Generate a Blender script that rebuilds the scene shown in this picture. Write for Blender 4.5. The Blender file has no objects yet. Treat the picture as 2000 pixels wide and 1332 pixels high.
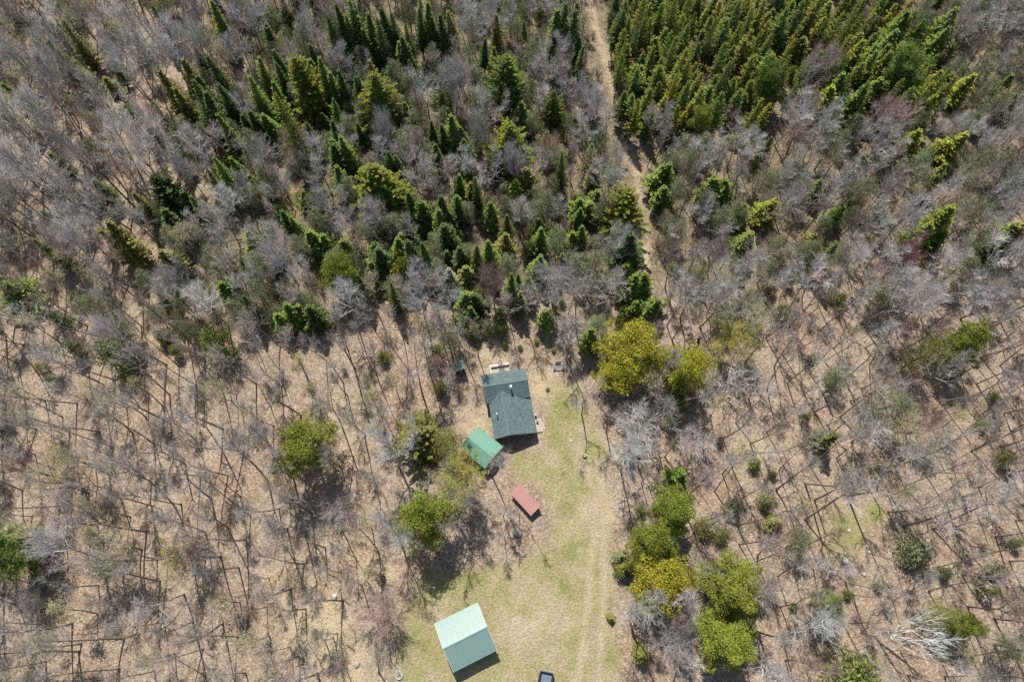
import bpy, math, random
import numpy as np
from mathutils import Vector, Matrix

# ------------------------------------------------------------------ camera, sky, sun, exposure
SC = bpy.context.scene
COL = SC.collection
TILT, CAM_H, FPX = math.radians(22.0), 110.0, 1333.0
cam = bpy.data.cameras.new("camera")
cam.sensor_width, cam.lens, cam.clip_end, cam.clip_start = 36.0, 36.0 * FPX / 2000.0, 6000.0, 0.5
cam_o = bpy.data.objects.new("camera", cam)
cam_o.location, cam_o.rotation_euler = (0, 0, CAM_H), (TILT, 0, 0)
COL.objects.link(cam_o)
SC.camera = cam_o

SUN_EL, SUN_AZ = math.radians(58.0), math.radians(-15.0)      # azimuth from +Y, clockwise positive
world = bpy.data.worlds.new("World")
SC.world = world
world.use_nodes = True
wn = world.node_tree
sky = wn.nodes.new("ShaderNodeTexSky")
sky.sky_type, sky.sun_disc = 'NISHITA', False
sky.sun_elevation, sky.sun_rotation = SUN_EL, SUN_AZ
wn.nodes["Background"].inputs[1].default_value = 0.092
wn.links.new(sky.outputs[0], wn.nodes["Background"].inputs[0])
sun = bpy.data.lights.new("sun", 'SUN')
sun.energy, sun.angle, sun.color = 5.0, math.radians(0.53), (1.0, 0.955, 0.88)
sun_o = bpy.data.objects.new("sun", sun)
sdir = Vector((math.sin(SUN_AZ) * math.cos(SUN_EL), math.cos(SUN_AZ) * math.cos(SUN_EL), math.sin(SUN_EL)))
sun_o.rotation_euler = (-sdir).to_track_quat('-Z', 'Y').to_euler()
sun_o.location = sdir * 300
COL.objects.link(sun_o)
SC.view_settings.view_transform = 'Standard'
SC.view_settings.look = 'None'
SC.view_settings.exposure = 0.18
SC.view_settings.gamma = 1.0
SC.render.engine = 'CYCLES'
SC.cycles.max_bounces = 4
SC.cycles.diffuse_bounces = 2
SC.cycles.glossy_bounces = 2
SC.cycles.transmission_bounces = 3
SC.cycles.use_denoising = False

rng = np.random.default_rng(11)
RND = random.Random(5)
PI = math.pi
CT, ST = math.cos(TILT), math.sin(TILT)


def at(px, py, z=0.0):
    """world point at height z seen at photo pixel (px, py) of 2000 x 1332"""
    u, v = (px - 1000) / FPX, (666 - py) / FPX
    d = np.array([u, v * CT + ST, v * ST - CT])
    return np.array([0, 0, CAM_H]) + d * ((z - CAM_H) / d[2])


def proj(X, Y, Z=0.0):
    y = Y * CT + (Z - CAM_H) * ST
    z = Y * ST - (Z - CAM_H) * CT
    return 1000 + FPX * X / z, 666 - FPX * y / z


# ------------------------------------------------------------------ mesh helpers
def fast_mesh(name, V, faces, attrs=None):
    """faces: list of int arrays (n, k)"""
    me = bpy.data.meshes.new(name)
    V = np.asarray(V, dtype=np.float32)
    me.vertices.add(len(V))
    me.vertices.foreach_set("co", V.ravel())
    faces = [np.asarray(f, dtype=np.int32) for f in faces if len(f)]
    loops = np.concatenate([f.ravel() for f in faces])
    counts = np.concatenate([np.full(len(f), f.shape[1], dtype=np.int32) for f in faces])
    starts = np.concatenate([[0], np.cumsum(counts)[:-1]]).astype(np.int32)
    me.loops.add(len(loops))
    me.loops.foreach_set("vertex_index", loops)
    me.polygons.add(len(counts))
    me.polygons.foreach_set("loop_start", starts)
    me.polygons.foreach_set("loop_total", counts)
    me.polygons.foreach_set("use_smooth", np.zeros(len(counts), dtype=bool))
    for k, a in (attrs or {}).items():
        at_ = me.attributes.new(k, 'FLOAT', 'POINT')
        at_.data.foreach_set("value", np.asarray(a, dtype=np.float32))
    me.update(calc_edges=True)
    return me


def norm(a):
    a = np.asarray(a, float)
    return a / (np.linalg.norm(a, axis=-1, keepdims=True) + 1e-9)


def frame(D):
    D = norm(D)
    ref = np.where(np.abs(D[..., 2:3]) > 0.9, np.array([1.0, 0, 0]), np.array([0, 0, 1.0]))
    A = norm(np.cross(D, ref))
    return A, np.cross(D, A)


class Geo:
    """collects vertices, faces and a point attribute"""

    def __init__(self):
        self.V, self.F, self.T, self.n = [], [], [], 0

    def add(self, V, F, t=0.0):
        V = np.asarray(V, float)
        self.V.append(V)
        for f in F:
            self.F.append(np.asarray(f) + self.n)
        self.T.append(np.broadcast_to(np.asarray(t, float), (len(V),)))
        self.n += len(V)

    def tube(self, P, R, sides=5, t=0.0):
        P, R = np.asarray(P, float), np.asarray(R, float)
        D = np.gradient(P, axis=0)
        A, B = frame(D)
        a = np.linspace(0, 2 * PI, sides, endpoint=False)
        ring = P[:, None] + (A[:, None] * np.cos(a)[None, :, None] + B[:, None] * np.sin(a)[None, :, None]) * R[:, None, None]
        n = len(P)
        i, j = np.meshgrid(np.arange(n - 1), np.arange(sides), indexing='ij')
        k = (j + 1) % sides
        q = np.stack([i * sides + j, i * sides + k, (i + 1) * sides + k, (i + 1) * sides + j], -1).reshape(-1, 4)
        caps = [np.arange(sides)[None, ::-1], ((n - 1) * sides + np.arange(sides))[None]]
        self.add(ring.reshape(-1, 3), [q] + caps, t)

    def spikes(self, P0, P1, r, t=0.0):
        P0, P1 = np.asarray(P0), np.asarray(P1)
        m = len(P0)
        if not m:
            return
        A, B = frame(P1 - P0)
        r = np.broadcast_to(np.asarray(r, float), (m,))[:, None]
        V = np.stack([P0 + A * r, P0 + (-.5 * A + .866 * B) * r, P0 + (-.5 * A - .866 * B) * r, P1], 1).reshape(-1, 3)
        b = np.arange(m)[:, None] * 4
        F = np.concatenate([b + [0, 1, 3], b + [1, 2, 3], b + [2, 0, 3]])
        self.add(V, [F], np.repeat(np.broadcast_to(t, (m,)), 4) if np.ndim(t) else t)

    def kites(self, P, D, L, W, t=0.0, up=(0, 0, 1.0), fold=.25):
        P, D = np.asarray(P, float), norm(D)
        m = len(P)
        L = np.broadcast_to(L, (m,))[:, None]
        W = np.broadcast_to(W, (m,))[:, None]
        N = norm(np.asarray(up) + rng.normal(0, .35, (m, 3)))
        S = norm(np.cross(D, N))
        N = np.cross(S, D)
        mid = P + D * L * .55 - N * W * fold
        V = np.stack([P, mid + S * W * .5, P + D * L, mid - S * W * .5], 1).reshape(-1, 3)
        b = np.arange(m)[:, None] * 4
        self.add(V, [np.concatenate([b + [0, 1, 2], b + [0, 2, 3]])], np.repeat(np.broadcast_to(t, (m,)), 4))

    def box(self, x0, x1, y0, y1, z0, z1):
        V = [(x, y, z) for z in (z0, z1) for y in (y0, y1) for x in (x0, x1)]
        self.add(V, [[(0, 2, 3, 1), (4, 5, 7, 6), (0, 1, 5, 4), (2, 6, 7, 3), (0, 4, 6, 2), (1, 3, 7, 5)]])
        return self

    def prism(self, pts, d):
        """polygon pts extruded by vector d"""
        P = np.asarray(pts, float)
        n = len(P)
        self.add(np.concatenate([P, P + np.asarray(d, float)]),
                 [np.arange(n)[None, ::-1], (n + np.arange(n))[None],
                  np.array([(i, (i + 1) % n, n + (i + 1) % n, n + i) for i in range(n)])])
        return self

    def mesh(self, name):
        return fast_mesh(name, np.concatenate(self.V), self._grouped(), {"tip": np.concatenate(self.T)})

    def _grouped(self):
        d = {}
        for f in self.F:
            d.setdefault(f.shape[1], []).append(f)
        return [np.concatenate(v) for v in d.values()]


def obj(name, me, mat=None, parent=None, bevel=0, smooth=False):
    if isinstance(me, Geo):
        me = me.mesh(name)
    if mat and not len(me.materials):
        me.materials.append(mat)
    o = bpy.data.objects.new(name, me)
    COL.objects.link(o)
    if parent:
        o.parent = parent
    if bevel:
        m = o.modifiers.new("bevel", 'BEVEL')
        m.width, m.segments, m.limit_method = bevel, 2, 'ANGLE'
    if smooth:
        me.polygons.foreach_set("use_smooth", [True] * len(me.polygons))
    return o


def tag(o, label=None, cat=None, group=None, kind=None):
    for k, v in (("label", label), ("category", cat), ("group", group), ("kind", kind)):
        if v:
            o[k] = v
    return o


def thing(name, loc, rz, label, cat, group=None):
    o = bpy.data.objects.new(name, None)
    o.empty_display_size = 0.3
    o.location, o.rotation_euler = loc, (0, 0, rz)
    COL.objects.link(o)
    return tag(o, label, cat, group)


def B(*a):
    return Geo().box(*a)


# ------------------------------------------------------------------ materials
class N:
    def __init__(self, name):
        self.m = bpy.data.materials.new(name)
        self.m.use_nodes = True
        self.t = self.m.node_tree
        self.b = self.t.nodes["Principled BSDF"]
        self.b.inputs["Roughness"].default_value = 0.8
        self.b.inputs["Specular IOR Level"].default_value = 0.25

    def new(self, kind, **kw):
        n = self.t.nodes.new(kind)
        for k, v in kw.items():
            if k.startswith("i_"):
                n.inputs[k[2:].replace("_", " ")].default_value = v
            else:
                setattr(n, k, v)
        return n

    def put(self, sock, v):
        if hasattr(v, "is_output"):
            self.t.links.new(v, sock)
        elif isinstance(v, (tuple, list)) and len(v) == 3 and sock.type == 'RGBA':
            sock.default_value = (*v, 1)
        else:
            sock.default_value = v

    def coord(self, kind="Object"):
        return self.new("ShaderNodeTexCoord").outputs[kind]

    def noise(self, scale, detail=4, rough=.6, vec=None, col=False):
        n = self.new("ShaderNodeTexNoise", i_Scale=scale, i_Detail=detail, i_Roughness=rough)
        self.t.links.new(vec if vec is not None else self.coord(), n.inputs["Vector"])
        return n.outputs["Color" if col else "Fac"]

    def ramp(self, v, lo, hi, a=0.0, b=1.0):
        n = self.new("ShaderNodeMapRange")
        self.put(n.inputs[0], v)
        for i, x in enumerate((lo, hi, a, b)):
            self.put(n.inputs[i + 1], x)
        return n.outputs[0]

    def math(self, op, a, b=0.0):
        n = self.new("ShaderNodeMath", operation=op)
        self.put(n.inputs[0], a)
        self.put(n.inputs[1], b)
        return n.outputs[0]

    def mix(self, f, a, b, blend='MIX'):
        n = self.new("ShaderNodeMix", data_type='RGBA', blend_type=blend)
        self.put(n.inputs[0], f)
        self.put(n.inputs[6], a)
        self.put(n.inputs[7], b)
        return n.outputs[2]

    def attr(self, name):
        return self.new("ShaderNodeAttribute", attribute_name=name).outputs["Fac"]

    def scale(self, col, f):
        n = self.new("ShaderNodeVectorMath", operation='SCALE')
        self.put(n.inputs[0], col)
        self.put(n.inputs["Scale"], f)
        return n.outputs[0]

    def base(self, v):
        self.put(self.b.inputs["Base Color"], v)
        return self

    def bump(self, h, strength=.4, dist=.05):
        n = self.new("ShaderNodeBump", i_Strength=strength, i_Distance=dist)
        self.t.links.new(h, n.inputs["Height"])
        self.t.links.new(n.outputs[0], self.b.inputs["Normal"])
        return self

    def set(self, **kw):
        for k, v in kw.items():
            self.b.inputs[k.replace("_", " ")].default_value = v
        return self


def foliage(name, lo, hi, tipcol, tipf, trans):
    n = N(name)
    c = n.new("ShaderNodeObjectInfo").outputs["Color"]
    r = n.new("ShaderNodeNewGeometry").outputs["Random Per Island"]
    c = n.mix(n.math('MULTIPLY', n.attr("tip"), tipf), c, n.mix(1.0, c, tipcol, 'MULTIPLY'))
    big = n.ramp(n.noise(.9, 2), .3, .7, .8, 1.2)
    c = n.scale(c, n.math('MULTIPLY', n.ramp(r, 0, 1, lo, hi), big))
    n.base(c).set(Roughness=.65, Specular_IOR_Level=.2)
    if trans:
        tr = n.new("ShaderNodeBsdfTranslucent")
        n.t.links.new(c, tr.inputs[0])
        mx = n.new("ShaderNodeMixShader")
        mx.inputs[0].default_value = trans
        n.t.links.new(n.b.outputs[0], mx.inputs[1])
        n.t.links.new(tr.outputs[0], mx.inputs[2])
        n.t.links.new(mx.outputs[0], n.t.nodes["Material Output"].inputs[0])
    return n.m


def flat(name, col, rough=.7, var=.25, sc=3.0, bump=0.0, metal=0.0, spec=.3):
    n = N(name)
    f = n.ramp(n.noise(sc, 5), .25, .75, 1 - var, 1 + var)
    n.base(n.scale((*col,), f)).set(Roughness=rough, Metallic=metal, Specular_IOR_Level=spec)
    if bump:
        n.bump(n.noise(sc * 6, 4), .5, bump)
    return n.m


M = {}
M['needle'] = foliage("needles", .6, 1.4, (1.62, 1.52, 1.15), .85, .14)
M['leaf'] = foliage("young_leaves", .7, 1.3, (1.2, 1.2, 1.1), .5, .4)
M['twig'] = foliage("twigs", .75, 1.45, (1.15, 1.13, 1.12), .8, 0)
n = N("bark")
c = n.new("ShaderNodeObjectInfo").outputs["Color"]
n.base(n.scale(c, n.ramp(n.noise(4.0, 5), .25, .75, .55, 1.35))).bump(n.noise(18, 4), .6, .03)
M['bark'] = n.m

# forest floor and lawn: colour zones come from the ground's own attributes
n = N("forest_floor")
P = n.coord()
str_ = n.attr("straw")
fine, mid, big = n.noise(2.6, 6, .75, P), n.noise(.55, 5, .6, P), n.noise(.07, 3, .5, P)
vor = n.new("ShaderNodeTexVoronoi", i_Scale=3.4, feature='F1')
n.t.links.new(P, vor.inputs["Vector"])
cell = n.new("ShaderNodeSeparateColor")
n.t.links.new(vor.outputs["Color"], cell.inputs[0])
lit = n.mix(n.ramp(mid, .35, .65), (.215, .156, .112), (.385, .295, .215))
lit = n.mix(n.ramp(fine, .42, .66), lit, (.485, .40, .30))
lit = n.mix(n.ramp(big, .42, .62), lit, n.mix(1.0, lit, (1.0, .88, .80), 'MULTIPLY'))
lit = n.mix(n.ramp(n.noise(.13, 5, .65, P), .52, .70, 0, .38), lit, n.mix(n.ramp(fine, .4, .62), (.20, .175, .10), (.37, .345, .21)))
lit = n.mix(n.ramp(n.noise(.24, 6, .7, P), .50, .66, 0, .7), lit, (.16, .118, .085))
lit = n.mix(n.ramp(cell.outputs[0], .55, 1.0, 0, .6), lit, (.56, .49, .40))
lit = n.mix(n.ramp(cell.outputs[1], .7, 1.0, 0, .55), lit, (.15, .105, .08))
pale = n.mix(n.ramp(fine, .35, .65), (.42, .33, .20), (.58, .49, .33))
lit = n.mix(n.ramp(n.math('ADD', n.attr("straw"), n.ramp(mid, .3, .7, -.25, .25)), .2, .8), lit, pale)
gr = n.mix(n.ramp(fine, .35, .65), (.245, .225, .095), (.40, .36, .18))
gr = n.mix(n.ramp(n.noise(.22, 5, .65, P), .42, .60, 0, .75), gr, n.mix(n.ramp(fine, .35, .65), (.34, .27, .185), (.52, .44, .32)))
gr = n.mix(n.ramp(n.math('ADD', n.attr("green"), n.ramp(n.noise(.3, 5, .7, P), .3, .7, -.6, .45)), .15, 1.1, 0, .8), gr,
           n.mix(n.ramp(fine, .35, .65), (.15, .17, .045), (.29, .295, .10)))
gr = n.mix(n.ramp(n.math('ADD', str_, n.ramp(n.noise(.35, 5, .7, P), .3, .7, -.4, .35)), .2, .9, 0, .85), gr, n.mix(n.ramp(fine, .35, .65), (.36, .285, .19), (.58, .49, .355)))
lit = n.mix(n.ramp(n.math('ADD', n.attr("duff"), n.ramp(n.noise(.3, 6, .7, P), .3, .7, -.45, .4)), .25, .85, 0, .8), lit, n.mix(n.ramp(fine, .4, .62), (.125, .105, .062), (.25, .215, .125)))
g = n.ramp(n.math('ADD', n.attr("grass"), n.ramp(n.noise(.38, 6, .7, P), .25, .75, -.55, .5)), .3, .75)
c = n.mix(g, lit, gr)
c = n.mix(n.ramp(n.math('ADD', n.attr("moss"), n.ramp(mid, .3, .7, -.3, .3)), .3, .8, 0, .8), c, (.30, .26, .06))
n.base(c).set(Roughness=.95, Specular_IOR_Level=.05)
n.bump(n.math('ADD', n.math('MULTIPLY', fine, 1.0), n.math('MULTIPLY', vor.outputs["Distance"], .6)), .9, .22)
M['floor'] = n.m


def scatter_mat(name, cols, zones=False):
    n = N(name)
    r = n.new("ShaderNodeNewGeometry").outputs["Random Per Island"]
    cr = n.new("ShaderNodeValToRGB")
    cr.color_ramp.interpolation = 'CONSTANT'
    e = cr.color_ramp.elements
    while len(e) < len(cols):
        e.new(.5)
    for i, cc in enumerate(cols):
        e[i].position, e[i].color = i / len(cols), (*cc, 1)
    n.t.links.new(r, cr.inputs[0])
    c = cr.outputs[0]
    if zones:
        c = n.mix(n.ramp(n.attr("straw"), .25, .8, 0, .8), c, n.mix(.7, c, (.60, .51, .38)))
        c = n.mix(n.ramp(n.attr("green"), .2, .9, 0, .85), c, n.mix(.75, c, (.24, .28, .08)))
    n.base(c).set(Roughness=.85, Specular_IOR_Level=.1)
    return n.m


M['litter'] = scatter_mat("dead_leaves", [(.26, .19, .135), (.43, .34, .25), (.60, .51, .40), (.33, .25, .175), (.49, .395, .27), (.16, .12, .09)])
M['grass'] = scatter_mat("meadow_grass", [(.32, .295, .12), (.44, .40, .22), (.26, .265, .09), (.38, .34, .16), (.23, .25, .075), (.48, .43, .27)], True)
M['stick'] = scatter_mat("dead_stems", [(.24, .19, .15), (.35, .29, .24), (.18, .13, .10), (.42, .37, .32)])


# shingles: courses and tabs as fine relief
def shingle_mat(name, col):
    n = N(name)
    br = n.new("ShaderNodeTexBrick", offset=.5, i_Scale=1.0)
    for k, v in (("Mortar Size", .012), ("Brick Width", .30), ("Row Height", .145), ("Mortar Smooth", .3), ("Bias", 0.0)):
        br.inputs[k].default_value = v
    n.t.links.new(n.coord("UV"), br.inputs["Vector"])
    br.inputs["Color1"].default_value = (.75, .75, .75, 1)
    br.inputs["Color2"].default_value = (1.2, 1.2, 1.2, 1)
    br.inputs["Mortar"].default_value = (.45, .45, .45, 1)
    c = n.mix(1.0, br.outputs["Color"], n.scale(col, n.ramp(n.noise(1.6, 6, .7), .25, .75, .75, 1.3)), 'MULTIPLY')
    n.base(c).set(Roughness=.9, Specular_IOR_Level=.2)
    n.bump(br.outputs["Fac"], -.5, .012)
    return n.m


M['shingle'] = shingle_mat("green_shingles", (.125, .175, .178))
M['ridge'] = flat("shingle_ridge", (.125, .19, .19), .9, .25, 4)


def metal_mat(name, col, rough, stain, coat=0.0):
    n = N(name)
    f = n.ramp(n.noise(.8, 6, .65), .25, .75, .88, 1.12)
    c = n.scale(col, f)
    c = n.mix(n.ramp(n.noise(1.7, 7, .75), .52, .8, 0, stain), c, (.26, .25, .21))
    n.base(c).set(Specular_IOR_Level=.8, Coat_Weight=coat, Coat_Roughness=.42, Coat_IOR=1.8)
    n.put(n.b.inputs["Roughness"], n.ramp(n.noise(3, 5), .3, .7, rough - .06, rough + .08))
    return n.m


M['green_steel'] = metal_mat("painted_steel_teal", (.215, .335, .298), .46, .3, .5)
M['green_steel_b'] = metal_mat("painted_steel_green", (.135, .325, .235), .45, .3, .4)
M['red_steel'] = metal_mat("faded_red_steel", (.44, .225, .20), .8, .55)
M['old_roof'] = flat("lichened_roof", (.20, .27, .22), .9, .4, 3, .02)
M['board'] = flat("weathered_boards", (.46, .40, .34), .85, .25, 5, .01)
M['grey_board'] = flat("grey_boards", (.20, .20, .20), .85, .3, 5, .01)
M['pale_board'] = flat("pale_boards", (.55, .53, .50), .8, .15, 5)
M['brown_wall'] = flat("brown_siding", (.15, .095, .06), .85, .3, 3, .01)
M['dark_wall'] = flat("dark_wood", (.07, .055, .045), .9, .35, 3, .01)
M['white_wall'] = flat("pale_siding", (.42, .44, .42), .7, .12, 2)
M['trim'] = flat("white_trim", (.70, .70, .66), .6, .08, 3)
M['steel'] = flat("galvanised_pipe", (.62, .63, .64), .4, .15, 4, 0, .6)
M['dark_metal'] = flat("dark_iron", (.04, .04, .045), .6, .3, 5, 0, .4)
M['rock'] = flat("granite", (.36, .34, .31), .9, .35, 2.2, .05)
M['white_rock'] = flat("pale_granite", (.72, .70, .66), .9, .2, 2.2, .04)
M['log'] = flat("barkless_log", (.40, .34, .28), .9, .3, 4, .02)
M['old_log'] = flat("rotting_log", (.22, .16, .12), .95, .35, 4, .02)
M['cut'] = flat("cut_wood", (.50, .38, .24), .9, .2, 6)
M['char'] = flat("charred_wood", (.05, .035, .03), .95, .4, 4, .02)
M['ash'] = flat("ash", (.36, .36, .37), .95, .35, 9, .03)
M['paint'] = flat("truck_paint", (.020, .026, .040), .25, .05, 1, 0, 0, .5)
M['paint'].node_tree.nodes["Principled BSDF"].inputs["Coat Weight"].default_value = .8
M['liner'] = flat("bed_liner", (.16, .19, .25), .55, .12, 5)
M['rubber'] = flat("rubber", (.02, .02, .02), .85, .2, 6)
M['chrome'] = flat("bright_metal", (.6, .6, .62), .25, .05, 3, 0, .9)
M['lamp_red'] = flat("red_lens", (.35, .02, .02), .3, .05, 3)
M['lamp_clear'] = flat("clear_lens", (.7, .7, .7), .2, .05, 3)
M['white_rock'] = flat('pale_granite', (.50, .47, .43), .9, .3, 2.2, .05)
n = N("window_glass")
n.base((.03, .04, .05)).set(Roughness=.08, Specular_IOR_Level=.6)
M['glass'] = n.m

# ------------------------------------------------------------------ ground
xs = np.concatenate([[-2600, -1200, -600, -350, -220, -160], np.arange(-135, -25, 1.0), np.arange(-25, 25, .4), np.arange(25, 135.5, 1.0), [160, 220, 350, 600, 1200, 2600]])
ys = np.concatenate([[-2600, -1200, -600, -300, -150, -80, -45], np.arange(-28, -12, 1.0), np.arange(-12, 42, .4), np.arange(42, 150.5, 1.0), [180, 240, 350, 600, 1200, 2600]])
GX, GY = np.meshgrid(xs, ys)


def relief(X, Y):
    return (.10 * np.sin(X * .21 + 1.3) * np.cos(Y * .17) + .07 * np.sin(X * .53 + Y * .41) + .04 * np.cos(X * 1.1 - Y * .9))


def inside(poly, x, y):
    x, y = np.asarray(x, float), np.asarray(y, float)
    r = np.zeros(x.shape, bool)
    n = len(poly)
    for i in range(n):
        (x0, y0), (x1, y1) = poly[i], poly[(i + 1) % n]
        if y0 == y1:
            continue
        r ^= ((y0 > y) != (y1 > y)) & (x < (x1 - x0) * (y - y0) / (y1 - y0) + x0)
    return r


def blur(A, k):
    for _ in range(k):
        A = (np.roll(A, 1, 0) + np.roll(A, -1, 0) + 2 * A) / 4
        A = (np.roll(A, 1, 1) + np.roll(A, -1, 1) + 2 * A) / 4
    return A


LAWN = [(985, 905), (1010, 880), (1062, 868), (1066, 800), (1060, 760), (1090, 735), (1140, 755), (1168, 830), (1190, 880), (1174, 930), (1194, 975), (1178, 1010),
        (1207, 1060), (1188, 1110), (1210, 1160), (1186, 1215), (1214, 1270), (1205, 1345), (765, 1345), (762, 1260), (800, 1190), (790, 1145), (850, 1110), (905, 1112), (960, 1105),
        (1030, 1090), (1075, 1050), (1085, 1010), (1062, 960), (1010, 935)]
CLEAR = [(903, 705), (1010, 690), (1120, 700), (1150, 740), (1180, 830), (1192, 930), (1195, 1010), (1205, 1100), (1200, 1200), (1225, 1400),
         (755, 1400), (750, 1250), (775, 1180), (770, 1130), (835, 1085), (900, 1085), (960, 1020), (985, 985), (970, 930), (905, 905), (880, 850), (885, 770)]
TRAIL = [(1150, 5), (1165, 60), (1185, 120), (1200, 190), (1222, 250), (1240, 320), (1250, 400), (1258, 470), (1263, 520), (1272, 575)]
PXg, PYg = proj(np.clip(GX, -140, 140), np.clip(GY, -28, 150))


def blobs(L):
    A = np.zeros(GX.shape)
    for x, y, r, w in L:
        A = np.maximum(A, w * np.exp(-((PXg - x) ** 2 + (PYg - y) ** 2) / (r * r)))
    return A


inner = (np.abs(GX) <= 136) & (GY >= -29) & (GY <= 151)
grass = blur(inside(LAWN, PXg, PYg).astype(float), 16)
grass = np.maximum(grass, blobs([(1655, 1035, 62, 1.0), (1705, 1005, 40, .9), (1640, 1085, 35, .7), (1420, 640, 25, .4), (1250, 1290, 30, .5)]))
trail = np.zeros(GX.shape)
for (x0, y0), (x1, y1) in zip(TRAIL[:-1], TRAIL[1:]):
    for s in np.linspace(0, 1, 8):
        trail = np.maximum(trail, np.exp(-((PXg - x0 - s * (x1 - x0)) ** 2 + (PYg - y0 - s * (y1 - y0)) ** 2) / 9 ** 2))
TYRES = [(1128, 1345), (1140, 1240), (1152, 1130), (1160, 1030), (1158, 960), (1140, 900)], [(1168, 1345), (1176, 1240), (1180, 1130), (1178, 1030), (1174, 960), (1168, 900)]
for L_ in TYRES:
    for (x0, y0), (x1, y1) in zip(L_[:-1], L_[1:]):
        for s in np.linspace(0, 1, 10):
            trail = np.maximum(trail, .98 * np.exp(-((PXg - x0 - s * (x1 - x0)) ** 2 + (PYg - y0 - s * (y1 - y0)) ** 2) / 9 ** 2))
straw = np.maximum(np.where(PYg > 800, trail, trail * .65), blobs([(1010, 1230, 60, .8), (1060, 1180, 50, .6), (1130, 880, 22, .8), (1085, 900, 26, .8), (850, 1200, 30, .5), (1000, 1310, 50, .5), (620, 1210, 85, .9), (690, 1290, 70, .8), (560, 1130, 60, .5), (930, 830, 40, .8), (1060, 750, 45, .8), (960, 700, 40, .6),
                                 (300, 1000, 120, .35), (660, 840, 90, .5), (1160, 1000, 60, .9), (740, 1120, 40, .8), (1060, 1210, 90, .6), (1170, 650, 60, .5),
                                 (370, 215, 30, .5), (1480, 880, 40, .8), (700, 480, 40, .5), (1560, 1090, 60, .3), (1260, 430, 30, .7), (300, 640, 90, .4)]))
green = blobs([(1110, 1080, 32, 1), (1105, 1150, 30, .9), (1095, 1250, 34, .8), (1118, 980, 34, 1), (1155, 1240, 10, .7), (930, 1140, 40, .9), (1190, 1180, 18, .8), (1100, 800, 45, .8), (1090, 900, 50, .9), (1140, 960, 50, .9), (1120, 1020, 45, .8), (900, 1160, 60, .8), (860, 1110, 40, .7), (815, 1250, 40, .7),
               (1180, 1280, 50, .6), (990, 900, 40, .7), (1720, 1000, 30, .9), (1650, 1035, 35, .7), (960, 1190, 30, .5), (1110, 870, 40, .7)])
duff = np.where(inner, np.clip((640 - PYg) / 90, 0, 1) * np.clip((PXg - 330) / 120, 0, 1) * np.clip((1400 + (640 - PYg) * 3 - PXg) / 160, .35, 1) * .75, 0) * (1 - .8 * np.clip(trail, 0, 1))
moss = blobs([(1390, 150, 60, .9), (1330, 120, 50, .7), (1215, 190, 18, .9), (1480, 120, 60, .5), (560, 400, 60, .6), (620, 370, 40, .7), (385, 240, 28, .7), (450, 60, 80, .5), (520, 330, 40, .5)])
idx = np.arange(GX.size).reshape(GX.shape)
q = np.stack([idx[:-1, :-1], idx[:-1, 1:], idx[1:, 1:], idx[1:, :-1]], -1).reshape(-1, 4)
Z = np.where(inner, relief(GX, GY), 0)
gm = fast_mesh("ground", np.stack([GX, GY, Z], -1).reshape(-1, 3), [q],
               {"grass": grass.ravel(), "straw": straw.ravel(), "green": green.ravel(), "moss": moss.ravel(), "duff": duff.ravel()})
tag(obj("ground", gm, M['floor'], smooth=True), "leaf-strewn forest floor with a mown yellow-green clearing", None, kind="structure")


def sample(A, x, y):
    i = np.clip(np.searchsorted(ys, y), 0, len(ys) - 1)
    j = np.clip(np.searchsorted(xs, x), 0, len(xs) - 1)
    return A[i, j]


def in_view(X, Y, m=30):
    px, py = proj(X, Y)
    return (px > -m) & (px < 2000 + m) & (py > -m) & (py < 1332 + m)


def scatter(nmax):
    X, Y = rng.uniform(-120, 120, nmax), rng.uniform(-14, 132, nmax)
    k = in_view(X, Y)
    return X[k], Y[k]


# loose leaves, grass tufts and dead stems: nobody could count them
X, Y = scatter(150000)
k = (sample(grass, X, Y) + rng.normal(0, .2, len(X))) < .5
X, Y = X[k], Y[k]
g = Geo()
a = rng.uniform(0, 2 * PI, len(X))
g.kites(np.stack([X, Y, relief(X, Y) + rng.uniform(.01, .06, len(X))], -1), np.stack([np.cos(a), np.sin(a), rng.normal(.05, .35, len(X))], -1),
        rng.uniform(.12, .34, len(X)), rng.uniform(.10, .22, len(X)), fold=.35)
tag(obj("leaf_litter", g, M['litter']), "tan and brown dead leaves strewn over the forest floor", "leaf litter", kind="stuff")
X, Y = scatter(170000)
w = sample(grass, X, Y)
k = (w + rng.normal(0, .15, len(X))) > .5
k |= (sample(straw, X, Y) > .45) & (rng.random(len(X)) < .35)
k &= rng.random(len(X)) > .75 * np.clip(sample(straw, X, Y) * 1.3 - .2, 0, 1)
X, Y = X[k], Y[k]
z = relief(X, Y)
g = Geo()
for q_ in range(3):
    p0 = np.stack([X + rng.normal(0, .06, len(X)), Y + rng.normal(0, .06, len(X)), z - .02], -1)
    g.spikes(p0, p0 + np.stack([rng.normal(0, .10, len(X)), rng.normal(0, .10, len(X)), rng.uniform(.05, .22, len(X))], -1), .035)
gme = g.mesh("grass")
for nm, A_ in (("straw", straw), ("green", green)):
    v_ = np.concatenate([np.repeat(sample(A_, X, Y), 4)] * 3) + rng.normal(0, .12, len(X) * 12)
    gme.attributes.new(nm, 'FLOAT', 'POINT').data.foreach_set("value", v_.astype(np.float32))
tag(obj("grass", gme, M['grass']), "short yellow-green grass covering the clearing and trail", "grass", kind="stuff")
X, Y = scatter(5200)
k = (sample(duff, X, Y) > .2) & (rng.random(len(X)) < .75) & (sample(trail, X, Y) < .3)
X, Y = X[k], Y[k]
m_ = 26
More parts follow.
